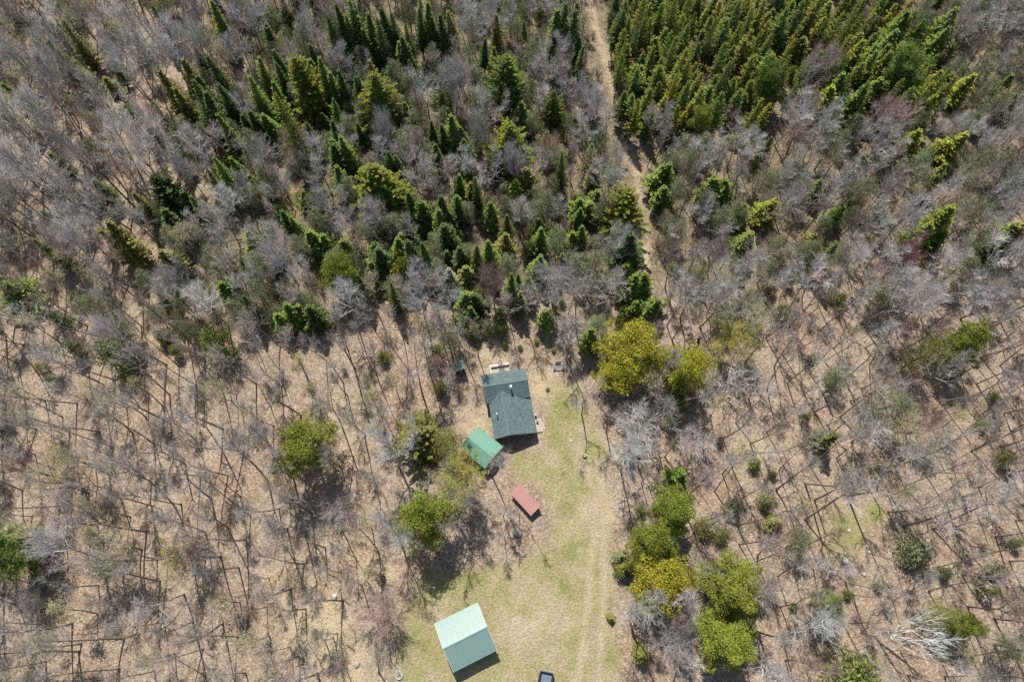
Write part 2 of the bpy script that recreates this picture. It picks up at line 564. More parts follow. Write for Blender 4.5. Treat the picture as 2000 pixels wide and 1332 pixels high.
ct = np.stack([X, Y, relief(X, Y)], -1)[:, None] + rng.normal(0, 1, (len(X), m_, 3)) * (rng.uniform(.25, .75, (len(X), 1, 1)) * [1, 1, 0]) + np.array([0, 0, 1]) * rng.uniform(.05, .7, (len(X), m_, 1))
ct = ct.reshape(-1, 3)
g = Geo()
g.kites(ct, rng.normal(0, 1, ct.shape) * [1, 1, .5], rng.uniform(.15, .36, len(ct)), rng.uniform(.08, .16, len(ct)), fold=.3)
M['cover'] = scatter_mat("green_undergrowth", [(.12, .15, .05), (.17, .19, .07), (.09, .12, .04), (.21, .20, .09), (.15, .17, .08)])
tag(obj("shrubbery", g, M['cover']), "low green ground cover beneath the conifers", "ground cover", kind="stuff")
X, Y = scatter(95000)
k = (sample(grass, X, Y) < .3) & (rng.random(len(X)) < .35 + .65 * (np.sin(X * .13 + 2) * np.sin(Y * .11 + X * .05) > -.2))
X, Y = X[k], Y[k]
p0 = np.stack([X, Y, relief(X, Y)], -1)
g = Geo()
g.spikes(p0, p0 + np.stack([rng.normal(0, .35, len(X)), rng.normal(0, .35, len(X)), rng.uniform(.05, .8, len(X))], -1), .014)
tag(obj("undergrowth", g, M['stick']), "thin dead stems and twigs standing among the fallen leaves", "undergrowth", kind="stuff")


# ------------------------------------------------------------------ buildings
def slope(name, pts, thick, mat, parent):
    """roof slope: planar polygon pts (top side, eave first) given real thickness, with UVs in metres"""
    P = np.asarray(pts, float)
    nrm = norm(np.cross(P[1] - P[0], P[2] - P[0]))
    if nrm[2] < 0:
        nrm = -nrm
    u = norm(np.cross((0, 0, 1.0), nrm))
    v = np.cross(nrm, u)
    g = Geo().prism(P, -nrm * thick)
    me = g.mesh(name)
    uv = me.uv_layers.new(name="UVMap")
    co = np.array([x.co[:] for x in me.vertices])
    for lp in me.loops:
        c = co[lp.vertex_index]
        uv.data[lp.index].uv = (c @ u, c @ v)
    return obj(name, me, mat, parent)


def rib_panel(name, w, L, ribs=4, rib_h=.03, t=.012):
    top = [(0, 0)]
    p = w / ribs
    for i in range(ribs):
        c = p * (i + .5)
        top += [(c - .035, 0), (c - .018, rib_h), (c + .018, rib_h), (c + .035, 0)]
    top.append((w - .006, 0))
    prof = top + [(x, z - t) for x, z in reversed(top)]
    n = len(prof)
    V = [(x, y, z) for y in (0, L) for x, z in prof]
    m = len(top)
    F4 = [(i, (i + 1) % n, n + (i + 1) % n, n + i) for i in range(n)]
    for e in (0, n):
        F4 += [(e + i, e + i + 1, e + n - 2 - i, e + n - 1 - i) for i in range(m - 1)]
    return fast_mesh(name, V, [F4])


def metal_slope(parent, mat, eave0, eave1, top0, npan, label=None):
    """panels side by side from eave0 to eave1, running up towards top0; each panel is a part"""
    e0, e1, t0 = (np.asarray(v, float) for v in (eave0, eave1, top0))
    W, L = np.linalg.norm(e1 - e0), np.linalg.norm(t0 - e0)
    ex, ey = (e1 - e0) / W, (t0 - e0) / L
    if np.cross(ex, ey)[2] < 0:
        e0, ex = e1, -ex
    ez = np.cross(ex, ey)
    me = rib_panel("roof_panel", W / npan, L)
    me.materials.append(mat)
    for i in range(npan):
        o = bpy.data.objects.new("roof_panel", me)
        COL.objects.link(o)
        o.parent = parent
        p = e0 + ex * (W / npan) * i + ez * (.004 * (i % 2))
        o.matrix_local = Matrix([(ex[k], ey[k], ez[k], p[k]) for k in range(3)] + [(0, 0, 0, 1)])


def gable_walls(parent, x0, x1, y0, y1, z0, ze, zr, axis, ridge, mat):
    """four walls as separate parts; gable ends rise to zr at the ridge coordinate"""
    t = .12
    if axis == 'x':
        for x in (x0, x1 - t):
            obj("wall", Geo().prism([(x, y0, z0), (x, y1, z0), (x, y1, ze), (x, ridge, zr), (x, y0, ze)], (t, 0, 0)), mat, parent)
        for y in (y0, y1 - t):
            obj("wall", B(x0 + t + .002, x1 - t - .002, y, y + t, z0, ze), mat, parent)
    else:
        for y in (y0, y1 - t):
            obj("wall", Geo().prism([(x0, y, z0), (x1, y, z0), (x1, y, ze), (ridge, y, zr), (x0, y, ze)], (0, t, 0)), mat, parent)
        for x in (x0, x1 - t):
            obj("wall", B(x, x + t, y0 + t + .002, y1 - t - .002, z0, ze), mat, parent)


def window(parent, x, y, z, w, h, axis):
    """framed window standing 3 cm proud of the wall at (x, y, z)"""
    d = .04
    r = (lambda a0, a1, z0, z1, e: B(x - e, x + e, y + a0, y + a1, z + z0, z + z1)) if axis == 'x' else (lambda a0, a1, z0, z1, e: B(x + a0, x + a1, y - e, y + e, z + z0, z + z1))
    g = r(-w / 2, w / 2, -h / 2, h / 2, d * .5)
    o = obj("window", g, M['glass'], parent)
    for a in ((-w / 2 - .07, -w / 2, -h / 2, h / 2), (w / 2, w / 2 + .07, -h / 2, h / 2), (-w / 2 - .07, w / 2 + .07, h / 2, h / 2 + .08), (-w / 2 - .09, w / 2 + .09, -h / 2 - .08, -h / 2), (-.02, .02, -h / 2, h / 2)):
        obj("frame", r(*a, d), M['trim'], o)


def pipe(parent, x, y, z0, z1, r):
    a = Geo()
    a.tube([(x, y, z0), (x, y, z1)], [r, r], 12)
    o = obj("vent_pipe", a, M['steel'], parent)
    c = Geo()
    c.tube([(x, y, z1 + .01), (x, y, z1 + .06), (x, y, z1 + .16)], [r * 1.7, r * 1.7, r * .3], 12)
    obj("cap", c, M['trim'], o)
    f = Geo()
    f.tube([(x, y, z0 + .25), (x, y, z0 + .36)], [r * 1.9, r * 1.15], 12)
    obj("flashing", f, M['steel'], o)


def decking(parent, x0, x1, y0, y1, z, along, bw=.14):
    o = obj("deck", Geo().box(x0 + .05, x1 - .05, y0 + .05, y1 - .05, z - .22, z - .045), M['board'], parent)
    if along == 'x':
        m = max(1, round((y1 - y0) / bw))
        w = (y1 - y0) / m
        for i in range(m):
            obj("deck_board", B(x0, x1 - RND.uniform(0, .02), y0 + i * w, y0 + (i + 1) * w - .012, z - .04, z + RND.uniform(-.003, .003)), M['board'], o)
    else:
        m = max(1, round((x1 - x0) / bw))
        w = (x1 - x0) / m
        for i in range(m):
            obj("deck_board", B(x0 + i * w, x0 + (i + 1) * w - .012, y0, y1 - RND.uniform(0, .02), z - .04, z + RND.uniform(-.003, .003)), M['board'], o)
    for x in (x0 + .1, x1 - .2):
        for y in (y0 + .1, y1 - .2):
            obj("post", B(x, x + .1, y, y + .1, -.25, z - .222), M['board'], o)
    return o


cabin = thing("cabin", (-.60, 33.42, 0), math.radians(9.6), "cabin with dark green shingled cross-gabled roof in the clearing", "cabin")
gable_walls(cabin, -3.62, 3.25, -.1, 4.2, -.3, 2.72, 4.05, 'x', 2.0, M['brown_wall'])
gable_walls(cabin, -3.05, 3.25, -6.12, -.14, -.3, 2.18, 3.30, 'y', -1.0, M['brown_wall'])
S_ = M['shingle']
slope("roof_slope", [(-3.93, 4.55, 2.58), (3.55, 4.55, 2.58), (3.55, 2.0, 4.2), (-3.93, 2.0, 4.2)], .11, S_, cabin)
slope("roof_slope", [(-3.9, -.53, 2.60), (3.58, -.53, 2.60), (3.58, 1.99, 4.2), (-3.9, 1.99, 4.2)], .11, S_, cabin)
slope("roof_slope", [(-3.33, -6.5, 2.42), (-3.33, -.62, 2.42), (-1.0, 1.02, 3.56), (-1.0, -6.5, 3.56)], .10, S_, cabin)
slope("roof_slope", [(3.66, -6.5, 2.14), (3.66, -.35, 2.14), (2.0, -.35, 2.646), (-1.0, 1.02, 3.56), (-1.0, -6.5, 3.56)], .10, S_, cabin)
for p0, p1, nn in (((-3.93, 2.0, 4.215), (3.57, 2.0, 4.215), 24), ((-1.0, -6.5, 3.575), (-1.0, .95, 3.575), 24)):
    p0, p1 = np.array(p0), np.array(p1)
    d = (p1 - p0) / nn
    s = norm(np.cross(d, (0, 0, 1)))
    for i in range(nn):
        a, b = p0 + d * i, p0 + d * (i + 1.15)
        lift = np.array([0, 0, .012 * (i % 2)])
        dn = np.array([0, 0, -.07])
        g = Geo()
        V = [a - s * .16 + dn, a, a + s * .16 + dn, b - s * .16 + dn, b, b + s * .16 + dn]
        V = [v + lift for v in V] + [v + lift - (0, 0, .02) for v in V]
        g.add(V, [[(0, 1, 4, 3), (1, 2, 5, 4), (6, 9, 10, 7), (7, 10, 11, 8), (0, 3, 9, 6), (2, 8, 11, 5), (0, 6, 7, 1), (1, 7, 8, 2), (3, 4, 10, 9), (4, 5, 11, 10)]])
        obj("ridge_shingle", g, M['ridge'], cabin)
obj("fascia", B(-3.93, 3.55, 4.53, 4.56, 2.36, 2.50), M['trim'], cabin)
obj("fascia", Geo().prism([(-3.33, -6.52, 2.29), (-1.0, -6.52, 3.43), (3.66, -6.52, 2.01), (3.66, -6.52, 1.86), (-1.0, -6.52, 3.28), (-3.33, -6.52, 2.14)], (0, .018, 0)), M['dark_wall'], cabin)
pipe(cabin, .6, 1.13, 3.3, 4.75, .13)
pipe(cabin, -2.34, -2.85, 2.5, 4.1, .09)
for x, y, z, w, h, ax in ((-1.6, -6.15, 1.4, 1.1, 1.0, 'y'), (1.6, -6.15, 1.3, 1.1, .9, 'y'), (3.28, -1.6, 1.3, .9, .8, 'x'), (-3.65, 2.2, 1.5, 1.1, .9, 'x'), (3.28, 2.2, 1.5, 1.1, .9, 'x'), (2.2, 4.23, 1.5, 1.0, .9, 'y')):
    window(cabin, x, y, z, w, h, ax)
dr = obj("door", B(3.255, 3.31, -5.3, -4.4, .3, 2.0), M['trim'], cabin)
obj("handle", B(3.31, 3.37, -5.22, -5.16, 1.1, 1.2), M['steel'], dr)
dr = obj("door", B(-.9, 0, 4.205, 4.26, .5, 2.4), M['trim'], cabin)
obj("handle", B(-.2, -.12, 4.26, 4.31, 1.35, 1.45), M['steel'], dr)
dk = decking(cabin, -2.2, 1.15, 4.27, 6.65, .5, 'x')
for x0, x1, y0, y1 in ((-2.2, 1.15, 6.28, 6.66), (-2.22, -1.98, 4.9, 6.27)):
    obj("bench_rail", B(x0, x1, y0, y1, 1.0, 1.06), M['pale_board'], dk)
for x, y in ((-2.15, 6.5), (-.6, 6.5), (1.0, 6.5), (-2.15, 5.0)):
    obj("post", B(x, x + .09, y - .05, y + .04, .502, .998), M['board'], dk)
decking(cabin, 3.45, 4.86, -6.0, -3.72, .3, 'y')
dk = decking(cabin, 3.45, 4.30, -3.70, -2.62, .3, 'y')
obj("step", B(4.90, 5.2, -5.6, -4.4, -.1, .14), M['board'], cabin)
# things left on the side deck
rot = math.radians(9.6)


def cabin_pt(x, y, z):
    return (-.60 + x * math.cos(rot) - y * math.sin(rot), 33.42 + x * math.sin(rot) + y * math.cos(rot), z)


def lathe(name, prof, mat, parent=None, sides=14, loc=None):
    g = Geo()
    a = np.linspace(0, 2 * PI, sides, endpoint=False)
    V = [(r * math.cos(t), r * math.sin(t), z) for r, z in prof for t in a]
    nn = len(prof)
    F = [(i * sides + j, i * sides + (j + 1) % sides, (i + 1) * sides + (j + 1) % sides, (i + 1) * sides + j) for i in range(nn - 1) for j in range(sides)]
    g.add(V, [F, [tuple(reversed(range(sides)))], [tuple(range((nn - 1) * sides, nn * sides))]])
    o = obj(name, g, mat, parent)
    if loc is not None:
        o.location = loc
    return o


pot = lathe("flower_pot", [(.12, 0), (.19, .30), (.21, .30), (.21, .36), (.18, .36), (.17, .30)], M['old_log'], loc=cabin_pt(4.12, -4.35, .305))
tag(pot, "small reddish pot standing on the cabin's side deck", "pot")
bk = lathe("bucket", [(.13, 0), (.18, .34), (.19, .34), (.16, .30), (.12, .06)], M['dark_metal'], loc=cabin_pt(4.0, -3.45, .305))
tag(bk, "small dark bucket at the upper end of the cabin's side deck", "bucket")

# garage with ribbed teal steel roof
garage = thing("garage", (-6.81, -3.05, 0), math.radians(25), "garage with pale mint and teal ribbed metal roof at the bottom", "garage")
gable_walls(garage, -2.9, 3.4, -2.95, 3.55, -.2, 2.66, 4.12, 'x', .25, M['white_wall'])
metal_slope(garage, M['green_steel'], (-3.12, 3.85, 2.66), (3.66, 3.85, 2.66), (-3.12, .25, 4.3), 8)
metal_slope(garage, M['green_steel'], (-3.12, -3.22, 2.70), (3.66, -3.22, 2.70), (-3.12, .25, 4.3), 8)
obj("ridge_cap", Geo().prism([(-3.14, .02, 4.25), (-3.14, .25, 4.36), (-3.14, .48, 4.25), (-3.14, .48, 4.235), (-3.14, .25, 4.345), (-3.14, .02, 4.235)], (6.82, 0, 0)), M['green_steel'], garage)
for x in (-3.16, 3.66):
    obj("rake_trim", Geo().prism([(x, -3.24, 2.56), (x, .25, 4.17), (x, 3.87, 2.52), (x, 3.87, 2.70), (x, .25, 4.335), (x, -3.24, 2.74)], (.045, 0, 0)), M['trim'], garage)
big_door = obj("door", B(-1.6, 1.8, -3.0, -2.955, 0, 2.3), M['trim'], garage)
for i in range(4):
    obj("door_panel", B(-1.55, 1.75, -3.02, -3.0, .05 + i * .56, .57 + i * .56), M['trim'], big_door)
window(garage, 3.43, .6, 1.5, 1.0, .9, 'x')
window(garage, -2.93, .6, 1.5, 1.0, .9, 'x')
lamp = obj("wall_lamp", B(3.41, 3.72, -2.55, -2.35, 2.2, 2.45), M['dark_metal'], garage)

# bright green metal shed by the cabin
shed = thing("shed", (-4.38, 26.43, 0), math.radians(-39), "small shed with bright green ribbed metal roof beside the cabin", "shed")
gable_walls(shed, -1.95, 2.7, -3.3, .65, -.2, 2.2, 2.98, 'x', -1.55, M['brown_wall'])
metal_slope(shed, M['green_steel_b'], (-2.2, 1.0, 2.2), (3.05, 1.0, 2.2), (-2.2, -1.6, 3.22), 6)
metal_slope(shed, M['green_steel_b'], (-2.2, -3.6, 2.42), (3.05, -3.6, 2.42), (-2.2, -1.6, 3.22), 6)
obj("ridge_cap", Geo().prism([(-2.22, -1.82, 3.17), (-2.22, -1.6, 3.275), (-2.22, -1.38, 3.17), (-2.22, -1.38, 3.155), (-2.22, -1.6, 3.26), (-2.22, -1.82, 3.155)], (5.29, 0, 0)), M['green_steel_b'], shed)
obj("door", B(2.705, 2.75, -2.2, -.9, 0, 2.0), M['dark_wall'], shed)

# open woodshed with faded red roof
red = thing("woodshed", (2.13, 17.18, 0), math.radians(-47), "low open woodshed with faded red metal roof near the lone boulder", "woodshed")
metal_slope(red, M['red_steel'], (-2.36, -1.2, 1.38), (2.46, -1.2, 1.38), (-2.36, .92, 1.78), 5)
for x in (-2.1, 0, 2.15):
    obj("post", B(x, x + .1, -1.0, -.9, -.2, 1.37), M['grey_board'], red)
    obj("post", B(x, x + .1, .7, .8, -.2, 1.68), M['grey_board'], red)
for y, z in ((-.95, 1.32), (.75, 1.62)):
    obj("beam", B(-2.25, 2.35, y - .2, y - .12, z - .1, z), M['grey_board'], red)
for i in range(6):
    obj("back_board", B(-2.2, 2.3, .805, .83, .05 + i * .26, .28 + i * .26), M['grey_board'], red)
for i in range(4):
    lg = Geo()
    for kx in range(9):
        lg.tube([(-1.9 + kx * .42, -.75, .12 + i * .22), (-1.9 + kx * .42, .45, .12 + i * .22)], [.105, .1], 7)
    tag(obj("firewood_row", lg, M['log'], red), kind="stuff")

# outhouse
oh = thing("outhouse", (-8.85, 39.15, 0), math.radians(17), "tiny outhouse with pale lichen-green roof among trunks behind the cabin", "outhouse")
for a in ((-.65, .65, -.7, -.62), (-.65, .65, .62, .7), (-.65, -.57, -.615, .615), (.57, .65, -.615, .615)):
    obj("wall", B(*a, -.2, 2.1 if a[2] < -.6 and a[3] < 0 else 2.0), M['dark_wall'], oh)
slope("roof", [(-.85, -.85, 2.32), (.85, -.85, 2.32), (.85, .85, 2.05), (-.85, .85, 2.05)], .06, M['old_roof'], oh)
dr = obj("door", B(-.35, .35, -.73, -.702, .05, 1.85), M['grey_board'], oh)
obj("handle", B(.22, .27, -.77, -.73, .9, 1.05), M['dark_metal'], dr)

# wide slatted garden seat on skids
bench = thing("garden_seat", (7.95, 39.55, 0), math.radians(3), "grey slatted double garden seat on pale skids right of the cabin", "garden seat")
for x in (-.62, .55):
    obj("skid", B(x, x + .09, -1.05, .85, .02, .12), M['pale_board'], bench)
for x in (-.62, .55):
    obj("arm_post", B(x + .01, x + .08, -.45, -.36, .12, .62), M['grey_board'], bench)
for x in (-.95, .60):
    obj("armrest", B(x, x + .32, -.55, .45, .62, .66), M['grey_board'], bench)
for i in range(5):
    obj("seat_slat", B(-.53, .53, -.48 + i * .14, -.36 + i * .14, .40 - i * .025, .43 - i * .025), M['grey_board'], bench)
for i in range(7):
    s = Geo()
    x = -.52 + i * .152
    s.prism([(x, .28, .3), (x + .13, .28, .3), (x + .13, .72, 1.0), (x, .72, 1.0)], (0, .03, -.02))
    obj("back_slat", s, M['grey_board'], bench)
obj("crosspiece", B(-.60, .60, -.58, -.50, .30, .40), M['pale_board'], bench)
obj("crosspiece", B(-.60, .60, .62, .66, .6, .7), M['grey_board'], bench)

# pickup truck, tail towards the top of the photo
tr = thing("pickup_truck", (4.55, -9.75, 0), math.radians(-11), "dark blue pickup truck with empty grey-blue cargo bed", "pickup truck")
g = Geo()
for sx in (-1, 1):           # bed sides with top rails
    x0, x1 = sorted((sx * .80, sx * .96))
    g.box(x0, x1, .55, 2.42, .55, 1.28)
    x0, x1 = sorted((sx * .78, sx * .985))
    g.box(x0, x1, .55, 2.42, 1.281, 1.33)
g.box(-.799, .799, .50, .58, .60, 1.36)
obj("bed_side", g, M['paint'], tr, .02)
obj("bed_floor", B(-.795, .795, .585, 2.36, .72, .78), M['liner'], tr)
for i in range(6):
    obj("bed_rib", B(-.68 + i * .25, -.60 + i * .25, .6, 2.34, .781, .80), M['liner'], tr)
tg = obj("tailgate", B(-.795, .795, 2.37, 2.45, .62, 1.31), M['paint'], tr, .015)
obj("handle", B(-.12, .12, 2.452, 2.48, 1.1, 1.18), M['chrome'], tg)
g = Geo()
hood = [(-2.95, .55), (-3.0, .95), (-2.8, 1.08), (-1.75, 1.16), (-1.1, 1.72), (-.9, 1.80), (.25, 1.80), (.47, 1.25), (.48, .55)]
g.prism([(-.95, y, z) for y, z in hood], (1.90, 0, 0))
obj("cab", g, M['paint'], tr, .06)
obj("windshield", Geo().prism([(-.78, -1.70, 1.22), (.78, -1.70, 1.22), (.72, -1.14, 1.71), (-.72, -1.14, 1.71)], (0, -.03, .026)), M['glass'], tr)
obj("rear_window", Geo().prism([(-.70, .475, 1.33), (.70, .475, 1.33), (.66, .30, 1.74), (-.66, .30, 1.74)], (0, .02, .01)), M['glass'], tr)
for sx in (-1, 1):
    x = .952 * sx
    obj("side_window", Geo().prism([(x, -1.5, 1.22), (x, .3, 1.22), (x, .18, 1.66), (x, -1.1, 1.66)], (sx * .012, 0, 0)), M['glass'], tr)
    obj("mirror", B(*sorted((sx * .97, sx * 1.18)), -1.42, -1.28, 1.15, 1.36), M['paint'], tr, .02)
    obj("tail_light", B(*sorted((sx * .80, sx * .97)), 2.425, 2.455, .75, 1.2), M['lamp_red'], tr)
    obj("headlight", B(*sorted((sx * .55, sx * .92)), -3.03, -2.98, .72, .92), M['lamp_clear'], tr)
    fl = Geo()
    a = np.linspace(0, PI, 9)
    for y0 in (1.45, -2.05):
        fl = Geo().prism([(sx * .955, y0 + .52 * math.cos(t), .42 + .55 * math.sin(t)) for t in a], (sx * .06, 0, 0))
        obj("wheel_flare", fl, M['rubber'], tr)
        wh = Geo()
        x0, x1 = sx * .70, sx * .99
        wh.tube([(x0, y0, .38), (x0 + .04 * sx, y0, .38), (x1 - .04 * sx, y0, .38), (x1, y0, .38)], [.33, .38, .38, .33], 18)
        wo = obj("wheel", wh, M['rubber'], tr)
        ri = Geo()
        ri.tube([(x1 - .02 * sx, y0, .38), (x1 + .012 * sx, y0, .38)], [.22, .19], 12)
        obj("rim", ri, M['chrome'], wo)
obj("bumper", B(-.93, .93, 2.455, 2.60, .48, .66), M['chrome'], tr, .02)
obj("bumper", B(-.95, .95, -3.12, -2.99, .42, .66), M['chrome'], tr, .02)


# ------------------------------------------------------------------ rocks, logs, stumps and oddments
def rock(px, py, r, label, mat='rock', flatness=.6):
    p = at(px, py)
    rs = np.random.default_rng(int(px * 7 + py))
    u, v = np.meshgrid(np.linspace(0, 2 * PI, 13)[:-1], np.linspace(-PI / 2, PI / 2, 8))
    d = np.stack([np.cos(v) * np.cos(u), np.cos(v) * np.sin(u), np.sin(v)], -1)
    k = 1 + .22 * np.sin(3 * d[..., 0] + rs.uniform(0, 6)) * np.cos(2.5 * d[..., 1] + rs.uniform(0, 6)) + .15 * np.sin(5 * d[..., 2] + 4 * d[..., 0] + rs.uniform(0, 6))
    k = np.minimum(k, 1.12) + rs.normal(0, .04, k.shape)
    k[0], k[-1] = k[0].mean(), k[-1].mean()
    V = (d * k[..., None] * [r * rs.uniform(.85, 1.2), r * rs.uniform(.8, 1.1), r * flatness]).reshape(-1, 3)
    F = [(i * 12 + j, i * 12 + (j + 1) % 12, (i + 1) * 12 + (j + 1) % 12, (i + 1) * 12 + j) for i in range(7) for j in range(12)]
    o = obj("boulder", fast_mesh("boulder", V, [F]), M[mat], smooth=True)
    o.location = (p[0], p[1], r * flatness * .45)
    tag(o, label, "rock", "rocks on the ground")


for a in ((1010, 1040, .75, "largest grey boulder below the red-roofed woodshed"), (1001, 1047, .3, "small grey stone touching the boulder near the woodshed"),
          (1650, 1096, .6, "large white rock in the small grassy opening on the right", 'white_rock', .45), (1630, 1118, .42, "flat white rock lower left of the large white rock in the opening", 'white_rock', .35),
          (1658, 1036, .28, "small pale stone at the top of the small right-hand opening", 'white_rock'), (1694, 1067, .28, "upper of two pale stones on bare soil in the right-hand opening", 'white_rock'),
          (1697, 1078, .28, "lower of two pale stones on bare soil in the right-hand opening", 'white_rock'), (1688, 1121, .26, "small pale stone below the small right-hand opening", 'white_rock'),
          (1686, 1037, .2, "tiny pale stone at the upper right of the grassy opening", 'white_rock'), (654, 1165, .5, "pale boulder in straw left of the garage, 33% across the photo", 'white_rock'),
          (656, 1168, .25, "small pale stone against the boulder left of the garage", 'white_rock'), (697, 1298, .45, "grey boulder at the woods' edge below left of the garage"),
          (1115, 850, .2, "small pale stone on the lawn right of the cabin's gable", 'white_rock', .4), (1116, 861, .28, "flat pale stone on the lawn right of the cabin's shadow", 'white_rock', .3),
          (1002, 1064, .35, "grey stone below the large boulder by the woodshed"), (1022, 1084, .3, "low grey stone at the lawn edge below the boulder"),
          (1212, 990, .45, "grey stone on the right edge of the clearing, nearest the trees", 'rock'), (1215, 1005, .35, "second grey stone on the right edge of the clearing", 'white_rock'),
          (1501, 908, .35, "lone pale stone in the woods right of the clearing", 'white_rock'),
          (330, 470, .4, "grey rock in the woods left of centre", 'rock'), (450, 215, .5, "grey rock in the open patch at upper left", 'rock'),
          (1905, 1020, .3, "small pale stone near the right edge, level with the opening", 'white_rock'),
          (1935, 1030, .3, "pale stone closest to the right edge of the photo", 'white_rock')):
    rock(*a)


def log(px0, py0, px1, py1, r, label, mat='log', z=.12, bend=.3, name="fallen_log", cat="log"):
    a, b = at(px0, py0), at(px1, py1)
    t = np.linspace(0, 1, 9)[:, None]
    P = a + (b - a) * t
    s = norm(np.cross(b - a, (0, 0, 1)))
    P = P + s * (np.sin(t * PI) * bend + np.sin(t * 9) * .04) + np.array([0, 0, z])
    P[:, 2] += relief(P[:, 0], P[:, 1])
    g = Geo()
    g.tube(P, r * (1 - .55 * t[:, 0]), 7)
    stubs = RND.randint(1, 3)
    o = obj(name, g, M[mat])
    for i in range(stubs):
        k = RND.randint(2, 6)
        q = Geo()
        q.spikes([P[k]], [P[k] + s * RND.choice((-1, 1)) * RND.uniform(.3, .8) + [0, 0, .3]], r * .4)
        obj("branch_stub", q, M[mat], o)
    tag(o, label, cat, "fallen logs and limbs")
    return o


for a in ((1288, 772, 1312, 872, .22, "long pale curved log right of the clearing under the yellow-green pines", 'log', .15, -.9), (1357, 1030, 1368, 1078, .2, "thick brown log beside the right cluster of pines", 'old_log'),
          (1625, 1088, 1638, 1071, .09, "short pale stick upper left of the large white rock", 'log'), (1615, 1097, 1650, 1133, .07, "thin pole lying below left of the large white rock", 'old_log'),
          (318, 1225, 350, 1192, .13, "bare log lying diagonally in the lower left woods", 'log'), (380, 1232, 397, 1197, .12, "short dark log in the lower left woods near the bottom", 'old_log'),
          (205, 1083, 240, 1042, .1, "thin log lying right of the dark pine on the left edge", 'log'), (935, 596, 1010, 607, .1, "fallen limb behind the cabin beneath grey crowns", 'old_log'),
          (1445, 508, 1510, 506, .1, "pale limb lying in the woods at upper right of centre", 'log'), (1205, 262, 1240, 268, .1, "log across the straw trail at top", 'old_log'),
          (1470, 985, 1416, 1030, .09, "thin fallen trunk above right of the pine cluster", 'log'), (1335, 985, 1352, 1030, .1, "log between the upper pines right of the clearing", 'old_log'),
          (1500, 1055, 1560, 1075, .09, "grey limb left of the small grassy opening", 'log'), (660, 1080, 700, 1110, .08, "thin limb on the leaves left of the shadowed lawn", 'old_log'),
          (1065, 700, 1090, 715, .07, "dead limb just above the garden seat", 'old_log'), (560, 770, 520, 800, .1, "fallen limb above the round pine in the left woods", 'old_log')):
    log(*a)

p = at(1142, 890)
st = thing("tree_stump", (p[0], p[1], 0), 0, "sawn tree stump alone on the lawn right of the cabin", "stump")
lathe("trunk", [(.46, -.15), (.36, .12), (.33, .48)], M['old_log'], st, 11)
lathe("cut_face", [(.33, .481), (.31, .50)], M['cut'], st, 11)

p = at(1363, 668)
sn = thing("charred_stump", (p[0], p[1], 0), .4, "small forked black stump above the yellow-green pines", "stump")
g = Geo()
g.tube([(0, 0, -.1), (.05, .02, .5), (0, .1, 1.0)], [.30, .24, .18], 8)
obj("trunk", g, M['char'], sn)
for d in ((-.35, .2), (.35, .15)):
    g = Geo()
    g.tube([(0, .08, .9), (d[0] * .6, .15, 1.25), (d[0], .1 + d[1], 1.5)], [.17, .15, .08], 7)
    obj("stub", g, M['char'], sn)

p = at(780, 1318)
fr = thing("fire_ring", (p[0], p[1], 0), 0, "round pale metal fire ring with ash left of the garage", "fire ring")
lathe("ring", [(.52, -.05), (.55, .36), (.50, .36), (.47, .0)], M['trim'], fr, 20)
lathe("ash_bed", [(.46, .05), (.46, .16), (.2, .22)], M['ash'], fr, 14)
for i in range(3):
    g = Geo()
    t = i * 2.1
    g.tube([(.3 * math.cos(t), .3 * math.sin(t), .2), (-.3 * math.cos(t + .4), -.25 * math.sin(t + .4), .27)], [.05, .04], 6)
    obj("burnt_stick", g, M['char'], fr)
p = at(779, 1306)
tag(obj("flat_stone", B(p[0] - .35, p[0] + .3, p[1] - .25, p[1] + .4, -.05, .1), M['rock'], None, .04), "flat greyish stone just above the fire ring", "rock", "rocks on the ground")

p = at(745, 1131)
bp = thing("wire_cage", (p[0], p[1], 0), .3, "dark tangled metal cage at the lawn's left edge", "cage")
for i in range(7):
    a = i / 7 * 2 * PI
    g = Geo()
    g.tube([(.6 * math.cos(a), .75 * math.sin(a), -.05), (.62 * math.cos(a + .2), .8 * math.sin(a + .2), .55), (.35 * math.cos(a + .4), .5 * math.sin(a + .4), .95)], [.04, .035, .03], 5)
    obj("bar", g, M['dark_metal'], bp)
for z, r in ((.08, 1.0), (.5, 1.02), (.93, .62)):
    a = np.linspace(0, 2 * PI, 15)
    g = Geo()
    g.tube(np.stack([.62 * r * np.cos(a), .8 * r * np.sin(a), np.full(15, z)], -1), np.full(15, .04), 5)
    obj("hoop", g, M['dark_metal'], bp)
g = Geo()
k = 160
q0 = np.stack([rng.normal(0, .35, k), rng.normal(0, .45, k), rng.uniform(0, .3, k)], -1)
g.spikes(q0, q0 + rng.normal(0, .4, (k, 3)) * [1, 1, .4], .02)
tag(obj("brush_fill", g, M['char'], bp), kind="stuff")


# ------------------------------------------------------------------ tree shapes (built once, meshes shared by the copies)
def path(p, d, L, nseg, wander, up=0.0):
    P = [np.asarray(p, float)]
    d = norm(d)
    for _ in range(nseg):
        d = norm(d + rng.normal(0, wander, 3) + np.array([0, 0, up]))
        P.append(P[-1] + d * L / nseg)
    return np.array(P)


def along(P, t):
    f = t * (len(P) - 1)
    i = min(int(f), len(P) - 2)
    return P[i] + (P[i + 1] - P[i]) * (f - i), norm(P[i + 1] - P[i])


